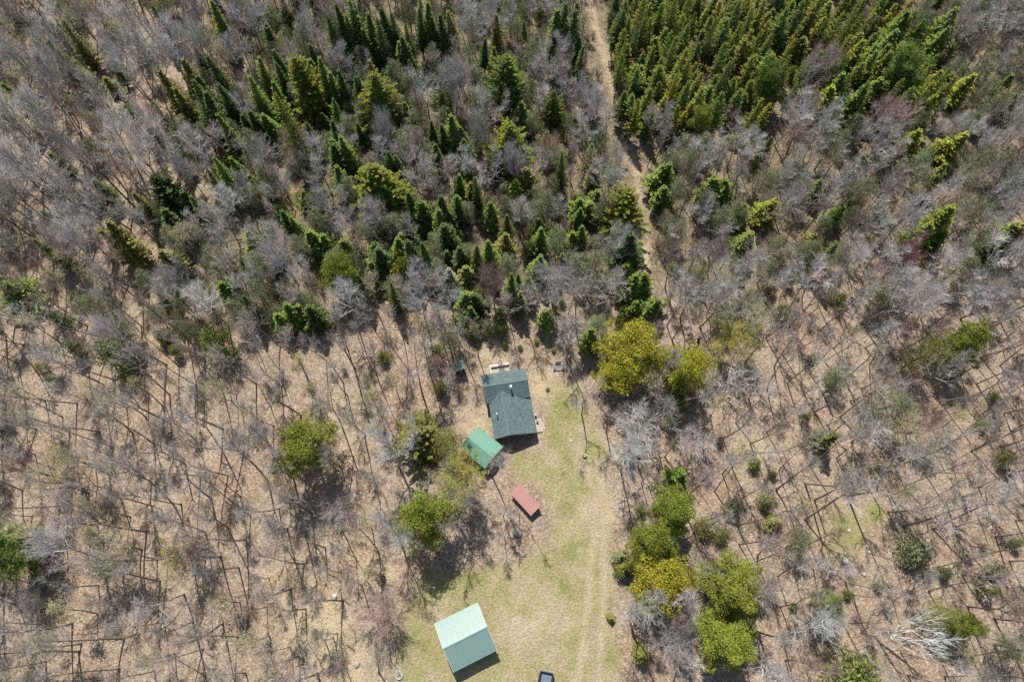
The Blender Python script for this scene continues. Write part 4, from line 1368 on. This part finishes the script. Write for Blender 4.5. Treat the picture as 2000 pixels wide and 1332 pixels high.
# broad bare trees seen mostly from above: tile, crown centre, radius, height, label
for t, x, y, r, h, lab, c in (('E', 1690, 1150, 4.8, 9, "broad bare grey tree below the golden-green pines by the clearing", 0), ('G', 1880, 340, 3.6, 5, "dark twiggy bush-like tree left of the lawn pine", 1),
                             ('G', 170, 900, 3.4, 6, "dark bare bush-like tree below the pine on the left edge", 1), ('H', 650, 300, 3.0, 6, "low grey bare tree touching the lawn pine", 0),
                             ('E', 1240, 300, 4.4, 14, "largest bare grey crown in the woods above the cabin", 0), ('E', 890, 330, 3.6, 13, "reddish-brown bare crown above the cabin", 2),
                             ('E', 1590, 110, 3.6, 14, "bare grey crown in front of dark conifers above the cabin", 0), ('E', 1320, 610, 3.2, 11, "grey bare tree right of the young conifers above the cabin", 0),
                             ('B', 230, 1200, 3.4, 13, "bare grey crown in front of the wide yellow-green hemlock", 0), ('B', 280, 740, 3.0, 13, "bare grey crown before the upper middle hemlock", 0),
                             ('B', 670, 450, 4.0, 14, "large pale grey crown left of the broad dark hemlock", 0), ('B', 1020, 900, 3.0, 14, "grey crown covering half of the yellow-green hemlock", 0),
                             ('B', 820, 740, 3.4, 13, "fan-shaped grey crown left of the yellow-green hemlock", 0), ('B', 1200, 850, 3.4, 11, "tan bare tree below the narrow hemlock", 3),
                             ('B', 1410, 540, 3.4, 11, "pale bare tree beside the trail", 0), ('B', 1290, 290, 2.8, 11, "bare tree with double stem left of the trail", 0),
                             ('A', 1100, 240, 4.0, 15, "large silvery bare crown at upper left", 0), ('D', 1570, 200, 3.8, 15, "silver-grey bare crown in the upper left conifers", 0), ('D', 950, 330, 3.4, 13, "grey bare crown in the left woods", 0),
                             ('C', 860, 360, 4.6, 12, "pinkish bare crown set in the dense conifers at upper right", 2), ('C', 730, 760, 4.6, 11, "wide tan bare crown below the pinkish one at upper right", 3),
                             ('C', 1250, 650, 5.0, 12, "wide purplish-grey bare crown at right", 2), ('F', 480, 240, 3.8, 11, "grey bare crown at the top of the right woods", 0), ('F', 300, 180, 3.6, 11, "dark grey bare crown near the trail's end", 1),
                             ('I', 70, 1010, 2.8, 8, "reddish bare tree under the pine cluster", 2), ('I', 80, 1080, 3.0, 8, "grey bare tree beneath the reddish one by the pines", 0),
                             ('F', 190, 1230, 4.0, 8, "grey bare tree below the shaded conifer right of the clearing", 0), ('I', 880, 1010, 4.0, 9, "wide grey bare tree under the small bright green pine", 0),
                             ('F', 1150, 1170, 3.8, 10, "grey bare crown below the rounded grey-green pine", 0), ('F', 1350, 190, 3.6, 12, "maroon-tinted bare crown in the right woods", 4), ('F', 1810, 430, 4.4, 12, "wide dark grey crown near the right edge", 1),
                             ('F', 1470, 1130, 4.0, 10, "purplish bare crown right of the grey-green pine", 2), ('H', 290, 970, 4.8, 8, "tangled reddish-brown bare tree at the left edge of the lawn", 2)):
    px, py = tile(t, x, y)
    p = at(px, py, h * .68)
    cc = [(.46, .435, .41), (.30, .27, .255), (.36, .275, .245), (.41, .325, .25), (.30, .17, .16)][c]
    plant('open', p[0], p[1], h, r, cc, lab, keep=r * .7)

# pointed conifers by treetop: tile, apex x y, height, radius, palette index
SPRUCES = """A 1165 10 13 1.8 1;A 845 25 11 1.8 0;A 1880 15 16 2.2 0;A 1940 0 17 2.2 1;A 1985 60 14 2 0;A 1830 90 13 2 0;A 1385 430 13 2 1;A 1430 325 12 2 1;A 1520 280 11 2 0;A 1060 440 15 2.4 0
A 1110 540 14 2.2 0;A 1160 310 14 2.2 0;A 1220 470 12 2 0;A 1210 630 14 1.8 1;A 1255 720 9 1.5 1;A 1345 640 8 1.5 0;A 1770 310 13 2 1;A 1830 390 11 2 1;A 1970 410 12 1.7 0;A 1860 770 12 2 1;A 1900 820 10 1.8 1
A 1400 600 10 1.8 0;A 1460 620 9 2 1;A 250 210 15 2.3 4;A 330 110 13 2 4;A 590 420 8 1.8 4;A 890 390 14 2 4;A 960 470 12 2 4;A 1310 900 9 2 1;A 1190 860 12 1.8 1;A 1280 880 11 2 1;A 1380 980 7 2.2 5;A 1570 1160 10 1.6 0
A 1620 1200 9 1.6 1;A 1680 1060 6 1.5 1;A 1720 330 9 2 1;A 1010 340 12 2 4;A 1090 430 12 2 0;A 20 440 12 2 1;A 740 1070 10 1.8 4;A 560 1240 13 2.2 4;A 640 1300 11 2.2 4;A 1500 470 12 1.8 1;A 1000 1060 9 2.6 0;A 900 1180 10 2.4 0
B 120 420 11 1.6 0;B 20 390 12 2 0;B 30 40 15 2 0;B 60 80 14 2 1;B 105 20 15 2 0;B 180 60 14 2 1;B 240 100 15 2 0;B 170 160 12 2 0;B 400 190 12 1.8 0;B 370 230 10 1.6 1;B 460 20 14 1.6 0;B 505 10 14 2 1;B 550 90 12 1.6 0
B 590 60 13 2 0;B 640 60 13 2 4;B 600 180 9 1.6 1;B 660 70 11 1.6 4;B 420 330 9 1.4 0;B 835 210 10 1.3 0;B 910 90 11 1.5 4;B 900 260 10 1.5 1;B 1260 60 15 2.5 1;B 1290 5 16 2.5 0;B 1350 60 15 2.5 0;B 1380 190 11 2.2 0
B 1060 560 9 2.2 1;B 610 690 9 1.6 0;B 660 640 11 2 1;B 720 690 8 1.8 1;B 545 670 9 1.4 0;B 400 570 7 1.4 1;B 430 590 7 1.3 0;B 140 690 7 1.2 0;B 10 810 12 2.2 0;B 50 740 12 2.2 1;B 300 850 10 2 0;B 340 880 8 2 0
B 610 1090 12 2 0;B 590 1150 11 2 1;B 690 1080 9 2 1;B 640 1170 8 2 0;B 480 1100 9 2.2 1;B 760 1010 8 1.8 4;B 280 20 14 2 0;B 330 60 13 1.8 0;B 130 120 12 1.8 0;B 210 330 11 1.6 4;B 15 930 10 2 1;B 700 960 9 1.8 1
B 1880 900 10 2.4 1;B 1840 930 9 2.2 1;B 1870 1040 8 2.2 1;B 1470 890 9 2.0 4;B 1480 1050 6 1.8 1;B 1390 1100 7 2.4 1;B 1440 1110 6 2 5;B 1100 940 9 2.2 4;B 1030 1000 8 2.4 2;B 870 1130 8 1.8 1
D 560 10 13 2.2 4;D 1540 500 8 2 1;D 1590 440 9 2.2 1;D 1710 460 9 2.4 0;D 1650 470 7 2.2 5;D 1230 330 6 2 1;D 880 150 9 2.6 4;D 1900 90 8 2.4 1;D 1720 50 9 2.4 1;D 1790 60 8 2 1;D 1380 60 8 1.8 5;D 1490 150 7 1.6 0;D 10 330 8 3 1;D 70 400 6 2.4 5
E 240 130 10 2 0;E 430 100 12 2.4 0;E 350 100 9 1.8 1;E 620 0 10 2.4 0;E 870 100 10 2 1;E 700 140 9 1.8 0;E 1150 180 9 2 1;E 1160 40 9 1.8 1;E 730 250 7 2 5;E 740 380 9 2.4 1;E 790 390 8 2 0;E 750 490 7 1.8 0;E 1205 500 7 1.8 5
E 1450 600 9 2 1;E 1680 60 14 3 0;E 1650 120 11 2.4 0;E 1690 300 9 2.4 1;E 1760 290 8 2.2 1;E 1650 230 9 2.2 2;E 1690 440 5 1.8 1;E 1820 410 7 1.9 1;E 1090 290 8 1.8 1;E 640 270 8 2 6;E 960 60 8 1.8 4;E 1340 60 8 1.8 2;E 210 110 8 2 1;E 370 70 7 1.8 5
C 1290 150 13 2.6 1;C 1370 50 14 2.8 1;C 1640 30 12 2.6 1;C 1580 140 10 2.6 1;C 1510 530 11 2.6 2;C 1440 720 10 2.6 2;C 1660 740 9 2.4 2;C 1570 920 9 2 2;C 1630 1150 12 2.6 2;C 1540 1220 9 2.4 2;C 1990 1240 9 2.8 2;C 600 1120 8 2.4 2;C 300 1000 10 3 1
C 350 990 8 2.4 1;C 950 480 10 2.8 2;C 1010 420 11 2.2 1;C 1110 480 11 2.8 1;C 1190 420 11 2.6 1;C 880 1000 7 1.8 1;C 990 1150 7 1.8 1;C 460 1140 7 2 2;C 1740 400 9 2.4 2;C 1950 420 9 2.4 1;C 1250 250 12 2.4 1;C 1180 290 12 2.2 1;C 1100 230 12 2 2
F 1500 20 9 2.8 1;F 1960 20 9 2.8 1;F 1410 100 7 2 6;F 490 50 8 2.4 1;F 860 60 6 1.8 4;F 1560 60 7 2 1;H 1940 170 6 1.8 1;H 1560 970 2 .7 4;H 1620 630 4 1.3 6;H 1640 690 4 1.3 4;H 1740 1180 4 1.4 4;I 640 430 4 1.4 4"""
for t, (x, y, h, r, pi) in rows(SPRUCES):
    p = at(*tile(t, x, y), h)
    SHOWN.append((*proj(p[0], p[1], h * .68), 15))
    plant('spruce', p[0], p[1], h, r * 1.15, tuple(v * 1.05 for v in PAL[int(pi)]), None, .01, keep=1.3)

# low bushy conifers by crown centre: tile, x y, radius, height, palette
for t, (x, y, r, h, pi) in rows("""E 940 520 1.8 4 5;E 770 600 1.9 4.5 5;E 820 570 1.6 4 5;E 870 600 1.7 4 5;E 940 605 1.5 3.5 5;E 745 510 1.8 6 1;E 800 640 1.2 3 5;E 280 750 1.6 3 5;E 575 720 1.8 4 4;E 600 930 1.8 4 4;E 410 285 3 9 2;E 1900 1110 1.9 4 1;E 780 640 1.1 2 1
E 1200 935 .45 .8 5;E 1140 670 .7 1.2 5;E 1045 700 .7 1.2 5;E 1230 720 .6 1 5;E 960 690 .8 1.5 1;E 1280 450 1 2 1;D 900 640 1.9 4 2;D 980 720 1.7 3.5 5;D 700 860 1.5 3 2;D 300 880 1.5 3 6;D 410 700 2.2 6 6;D 230 810 1.3 3 4
D 770 770 1.2 3 6;D 60 450 2 4 2;F 650 500 2 4 6;F 190 290 1.7 4 5;F 770 290 1.5 3.5 5;F 920 400 1.6 3.5 2;F 975 435 1.5 3.5 2;F 940 855 2 4 6;F 1360 310 1.6 4 5;F 50 260 1.4 3 5;F 780 1080 1.2 3 4;F 320 390 1.2 2.5 4;F 510 490 .9 2 5
F 1770 1130 1.5 3 5;F 1865 1125 .8 2 2;F 690 330 1.6 3.5 1;F 1640 340 1.4 3 6;F 820 760 1 2 5;F 430 320 1 2.5 5;F 130 380 1 2.5 1;F 1590 400 1.2 3 4;F 590 380 1.5 3 4;F 1840 970 1.2 2.5 5;I 500 110 1.5 3 5;I 70 200 2 4 6;I 380 350 1.9 4 6;I 560 320 1.8 4 6;I 220 470 2.2 4 4;I 310 510 1.8 4 4
I 1020 840 1 2 5;I 1190 800 1 2 6;I 1850 720 2.2 5 6;I 1800 830 1.6 4 4;I 720 910 .8 1.5 5;I 600 170 .9 2 5;I 1200 120 1 2 5;I 1900 80 1.8 5 4;I 1560 720 1.4 3 6;I 1960 560 1.2 3 5;H 1720 370 1.2 2.5 5;H 1680 690 1.4 3 5;H 1600 720 1.2 2.5 1
C 500 905 1.4 3 5;C 1080 950 3 9 6;C 570 1180 2.2 6 5;C 870 1060 2 5 6;C 1020 1130 2 5 6;C 1300 960 2 5 6;C 40 930 2 5 6;C 1440 900 2.2 5 6;C 1200 1190 2.2 5 6;B 150 920 1.7 4 6;B 410 490 1.8 4 5;B 45 280 2.4 5 6;B 1350 690 1.2 3 1;B 1430 830 1.8 5 6;B 880 1130 1.8 4 6;B 1370 1130 2.4 5 5;B 960 1080 2.4 6 6
A 1860 1290 1.8 5 5;A 1400 1300 1.4 3 5;A 1400 1040 1.8 4 5;A 1100 860 1.6 4 4;A 1480 1000 1.8 4 2;A 1740 1080 1.6 4 2;A 1500 740 2 4 4;A 300 740 1.6 5 6;A 1940 280 2 5 6;A 980 880 1.6 4 4;A 1290 1120 1.8 4 5;D 1050 280 1.2 3 4;D 1420 90 1.6 4 5;D 1480 130 1.4 4 2;D 1690 160 2 5 6"""):
    p = at(*tile(t, x, y), h * .5)
    plant('young', p[0], p[1], h, r * .85, PAL[int(pi)], None, .03, keep=r * .6)

# grey-green thin pines by crown centre
for t, (x, y, r, h) in rows("""D 540 470 2.6 11;D 440 470 2.4 10;D 1010 440 2.2 9;D 1040 600 2.2 8;D 1400 260 3.2 13;D 1190 200 2.8 11;D 1690 150 2.6 10;D 1450 400 2.8 11;D 1320 560 2.4 8;D 660 610 2.4 9;B 330 400 2.6 10;B 1100 300 2.8 11;B 1560 970 2.6 9;B 1120 1180 2.6 9;B 1180 1120 2.4 9;B 770 330 2.6 11
B 1900 900 2.6 8;E 660 640 2.4 9;E 120 240 2.2 9;E 270 190 2.2 9;E 1430 260 3.2 13;E 1250 100 2.6 10;E 1000 240 2.4 10;E 560 150 2.4 9;C 130 900 2.4 9;C 390 1200 2.6 9;C 1100 1050 3 9;C 1450 1000 2.8 9;C 1880 900 2.8 10;C 1700 1150 2.8 9;C 1850 560 2.8 10;C 560 1000 2.8 9;C 760 1080 2.6 9;C 60 1050 2.4 9;C 1950 1000 2.6 9;C 1420 120 2.4 11
F 1210 390 2.6 9;F 1280 300 2.8 10;F 1660 240 3 11;F 80 60 2.4 8;F 950 160 2.4 8;F 960 870 2.2 7;I 740 560 2.6 8;A 350 330 3 13;A 120 350 3 13;A 1690 250 2.8 12;A 1400 800 2.6 12;A 1640 880 2.6 12;A 1920 250 2.4 11;A 990 800 2.2 9"""):
    p = at(*tile(t, x, y), h * .62)
    plant('airy', p[0], p[1], h, r, None, None, keep=1.6)

# bare trees whose foot shows: tile, foot x y, height
FEET = """G 125 265 14;G 470 250 16;G 820 490 18;G 970 355 20;G 1010 335 14;G 1230 630 15;G 1330 690 14;G 1185 880 9;G 1490 910 8;G 1700 670 15;G 1490 205 17;G 1560 360 16;G 1740 390 14;G 590 1045 10;G 695 1090 16;G 440 1160 13;G 515 1310 14
G 235 1010 12;G 550 790 10;G 940 635 17;G 1135 1145 12;G 1620 1130 12;G 1670 1185 12;G 1860 1080 9;G 1500 750 10;G 660 490 10;G 305 495 12;G 410 205 14;G 895 770 14;G 1370 1280 12;G 850 350 12;G 1050 410 10;G 740 850 9;G 1180 310 15;G 1640 650 14
D 380 520 16;D 555 415 17;D 430 1010 18;D 810 1090 16;D 390 1160 17;D 880 850 16;D 930 800 18;D 1000 810 16;D 1080 690 15;D 1050 660 17;D 1240 940 16;D 1680 1080 17;D 1570 910 13;D 1895 1110 17;D 1940 970 14;D 950 970 15;D 580 910 15;D 600 310 14
D 720 360 16;D 210 850 16;D 860 1240 14;D 1320 965 11;D 1560 830 14;D 640 880 16;D 490 790 15;D 250 600 14;D 100 790 15;D 1090 1220 12;D 740 1180 13;D 1690 820 13;D 1980 820 14;D 1160 590 15;D 300 300 16;D 800 690 13
A 905 720 17;A 985 720 18;A 780 780 17;A 240 1080 19;A 510 1200 20;A 745 1150 19;A 1130 840 14;A 1390 680 16;A 1720 1040 12;A 1530 670 14;A 1480 310 15;A 860 230 17;A 660 950 17;A 1310 150 14;A 1860 350 15;A 570 730 16;A 1440 1280 13
F 690 590 13;F 560 650 12;F 880 780 15;F 1370 370 13;F 1460 380 13;F 540 470 11;F 200 410 10;F 110 340 10;F 880 960 13;F 1000 880 13;F 1220 820 13;F 660 1080 12;F 830 1060 13;F 930 1180 12;F 1060 1090 13;F 1650 1010 14;F 1850 900 13;F 1440 1080 12;F 1090 930 12;F 740 700 12;F 1310 720 12;F 980 640 12
I 635 150 13;I 1060 130 15;I 1170 140 16;I 1330 460 18;I 1000 770 15;I 160 450 10;I 1840 520 16;I 640 910 12;I 430 300 8;I 1045 840 10;I 1300 750 10;I 980 1140 12;I 1690 910 13;I 1520 690 11;I 1240 380 14;I 1720 640 12;I 1560 1300 12;I 1830 1290 12;I 1440 160 13;I 1890 190 13
E 1300 775 15;E 1390 1075 13;E 905 580 13;E 985 560 12;E 1060 580 12;E 1215 590 13;E 1130 540 11;E 1420 750 12;E 670 760 14;E 700 700 13;E 620 700 13;E 420 1160 10;E 470 1120 10;E 170 760 13;E 290 680 12;E 390 640 14;E 340 1200 11;E 120 1310 11;E 60 900 12;E 740 660 12
H 775 320 11;H 800 340 12;H 950 400 10;H 1045 390 11;H 470 610 9;H 130 640 12;H 50 720 11;H 280 1060 9;H 960 520 10;H 1090 470 10;H 60 1230 11;H 20 180 14;H 240 220 12;H 300 320 11;H 400 310 9;H 1630 300 9;H 1570 540 8;H 1760 240 9;H 1680 1260 9;H 1890 1180 9;H 1720 220 10;H 30 1060 10"""
for t, (x, y, h) in rows(FEET):
    p = at(*tile(t, x, y))
    if t != 'H' and covers(p[0], p[1], h * 1.18):
        continue
    plant(RND.choices(('hard', 'maple', 'ash', 'slim'), (32, 12, 26, 30) if TILE[t][1] + .35 * y < 600 else (44, 12, 0, 44))[0], p[0], p[1], h * (.95 if t == 'H' else 1.18), None, None, None, keep=2.4)

# pale yellow-green leafing crowns by centre
for t, (x, y, r, h) in rows("""A 80 580 2.6 15;A 570 690 2.4 14;A 700 190 3 15;A 1800 1070 2 6;G 380 90 3.2 15;G 270 210 3 14;G 540 360 2.4 13;G 590 560 3.4 14;G 960 690 2.6 10;G 1020 630 2.6 11;G 1230 880 2.4 10;G 370 950 2.6 11;G 250 1130 3 12;G 1400 1080 2.8 11;D 1230 970 3 13;D 530 940 2.6 13;D 1650 820 2.8 12;D 760 940 2.4 12;D 1430 1060 2.8 12
D 350 1290 2.6 12;H 600 200 2.4 9;E 330 900 2 8;D 140 1000 2.4 13;G 1750 1100 2.4 8;G 700 620 2.8 13;G 160 500 2.4 12;G 1530 260 2.4 12;A 450 40 2.8 14;A 60 80 2.8 14;A 470 600 2.2 12;F 1020 640 2 8;F 460 420 1.8 7;F 1650 1100 2 7;I 1350 250 2.2 8;E 250 1180 2 8"""):
    p = at(*tile(t, x, y), h * .72)
    plant('leafing', p[0], p[1], h, r, None, None, keep=2.0)

def near_trail(px, py, m=16):
    for (x0, y0), (x1, y1) in zip(TRAIL[:-1], TRAIL[1:]):
        t = max(0, min(1, ((px - x0) * (x1 - x0) + (py - y0) * (y1 - y0)) / ((x1 - x0) ** 2 + (y1 - y0) ** 2)))
        if (px - x0 - t * (x1 - x0)) ** 2 + (py - y0 - t * (y1 - y0)) ** 2 < m * m:
            return True
    return False


# dense stand of slender spruces
STAND = [(1200, -20), (1208, 90), (1222, 165), (1250, 195), (1300, 210), (1345, 200), (1420, 165), (1470, 215), (1525, 180), (1550, 95), (1640, 85), (1660, 150), (1690, 175), (1830, 190), (1870, 130), (1790, 60), (1760, -30)]
cand = 0
pts = []
while cand < 9000 and len(pts) < 215:
    cand += 1
    px, py = RND.uniform(1180, 1900), RND.uniform(-40, 215)
    if not inside(STAND, px + RND.gauss(0, 14) * (px > 1300), py + RND.gauss(0, 16)) or near_trail(px, py, 26):
        continue
    if px > 1560 and RND.random() < .4:
        continue
    h = RND.choice((RND.uniform(6.5, 10), RND.uniform(9.5, 13.5)))
    p = at(px, py, h)
    if all((p[0] - a) ** 2 + (p[1] - b) ** 2 > 2.2 ** 2 for a, b in pts) and all((p[0] - a) ** 2 + (p[1] - b) ** 2 > (.45 * c) ** 2 for a, b, c in PLANTED):
        pts.append((p[0], p[1]))
        plant('stand', p[0], p[1], h, RND.uniform(1.2, 2.1), None, None, None, keep=1.2)


# fill of the woods: trees, then saplings and shrubs
def keep_free(px, py):
    return bool(inside(CLEAR, px, py)) or (px - 1660) ** 2 + (py - 1050) ** 2 < 82 ** 2


def zone(px, py):
    """spacing (m) and kind weights: hard, ash, maple, slim, leafing, spruce, airy, young"""
    if inside(STAND, px, py - 70):
        return 4.5, (2, 0, 0, 0, 0, 0, 0, 1)
    if px < 430 and py < 620:
        return 3.7, (30, 36, 8, 6, 6, 12, 10, 2)
    if py < 640 and px < 1200:
        return 2.65, (22, 30, 14, 2, 1, 18, 18, 12)
    if px >= 1200 and py < 330:
        return 2.65, (20, 22, 22, 2, 2, 9, 26, 8)
    if px >= 1200 and py < 640:
        return 3.0, (24, 24, 24, 10, 2, 1, 16, 2)
    if px >= 1180:
        return 4.15, (24, 3, 14, 54, 4, 0, 3, 0)
    return 4.75, (28, 2, 8, 42, 13, 0, 2, 1)


NAMES = ('hard', 'ash', 'maple', 'slim', 'leafing', 'spruce', 'airy', 'young')
cnt = {}
for _ in range(30000):
    x, y = RND.uniform(-122, 122), RND.uniform(-13, 134)
    px, py = proj(x, y)
    if not (-30 < px < 2030 and -45 < py < 1350) or keep_free(px, py) or near_trail(px, py, 17) or near_trail(*proj(x, y, 10), 18):
        continue
    sp, w = zone(px, py)
    A = np.array(PLANTED)
    if np.any((A[:, 0] - x) ** 2 + (A[:, 1] - y) ** 2 < (sp * .5 + np.minimum(A[:, 2], sp) * .45) ** 2):
        continue
    kind = RND.choices(NAMES, w)[0]
    if kind in ('hard', 'ash', 'maple', 'slim', 'leafing') and covers(x, y, 14):
        continue
    if cnt.get(kind, 0) > {'hard': 235, 'ash': 255, 'maple': 250, 'slim': 240, 'airy': 240, 'young': 150}.get(kind, 120):
        continue
    cnt[kind] = cnt.get(kind, 0) + 1
    h = {'hard': RND.uniform(14, 20.5), 'ash': RND.uniform(13, 19), 'slim': RND.uniform(14.5, 21), 'maple': RND.uniform(11, 17), 'leafing': RND.uniform(9, 13), 'spruce': RND.uniform(6, 12), 'airy': RND.uniform(6, 10), 'young': RND.uniform(2.5, 5)}[kind]
    if py < 620 and px > 380 and kind in ('hard', 'ash', 'maple'):
        h = RND.uniform(9.5, 14.5)
    r = {'spruce': RND.uniform(1.3, 2.0), 'airy': RND.uniform(1.8, 2.7), 'young': RND.uniform(1, 1.8)}.get(kind)
    plant(kind, x, y, h, r, None, None, keep=1.8)
small = []
ns, nb = 0, 0
for _ in range(9000):
    x, y = RND.uniform(-120, 120), RND.uniform(-12, 130)
    px, py = proj(x, y)
    if not (-20 < px < 2020 and -20 < py < 1350) or keep_free(px, py) or near_trail(px, py, 8):
        continue
    if (py > 640 and RND.random() < .7) or any((x - a) ** 2 + (y - b) ** 2 < 2.3 ** 2 for a, b in small):
        continue
    if RND.random() < .5 and ns < 260:
        small.append((x, y))
        ns += 1
        plant('sapling', x, y, RND.uniform(3.5, 7.5), None)
    elif nb < 285:
        small.append((x, y))
        nb += 1
        plant('shrub', x, y, RND.uniform(1.3, 3.0), RND.uniform(1.0, 2.2))
for _ in range(60):
    px, py = RND.uniform(30, 1970), RND.uniform(430, 1320)
    if keep_free(px, py) or keep_free(px + 60, py + 30) or near_trail(px, py, 40) or len([a for a in AUTO if a[1] == 'log']) > 25:
        continue
    a, L_ = RND.uniform(0, PI), RND.uniform(35, 95)
    qx, qy = px + L_ * math.cos(a), py + L_ * math.sin(a)
    if keep_free(qx, qy):
        continue
    o = log(px, py, qx, qy, RND.uniform(.08, .16), "", RND.choice(('log', 'old_log', 'log')), .1, RND.uniform(-.4, .4))
    AUTO.append((o, 'log', (px + qx) / 2, (py + qy) / 2))
label_all()
print("PLANTED", len(PLANTED), cnt, ns, nb)
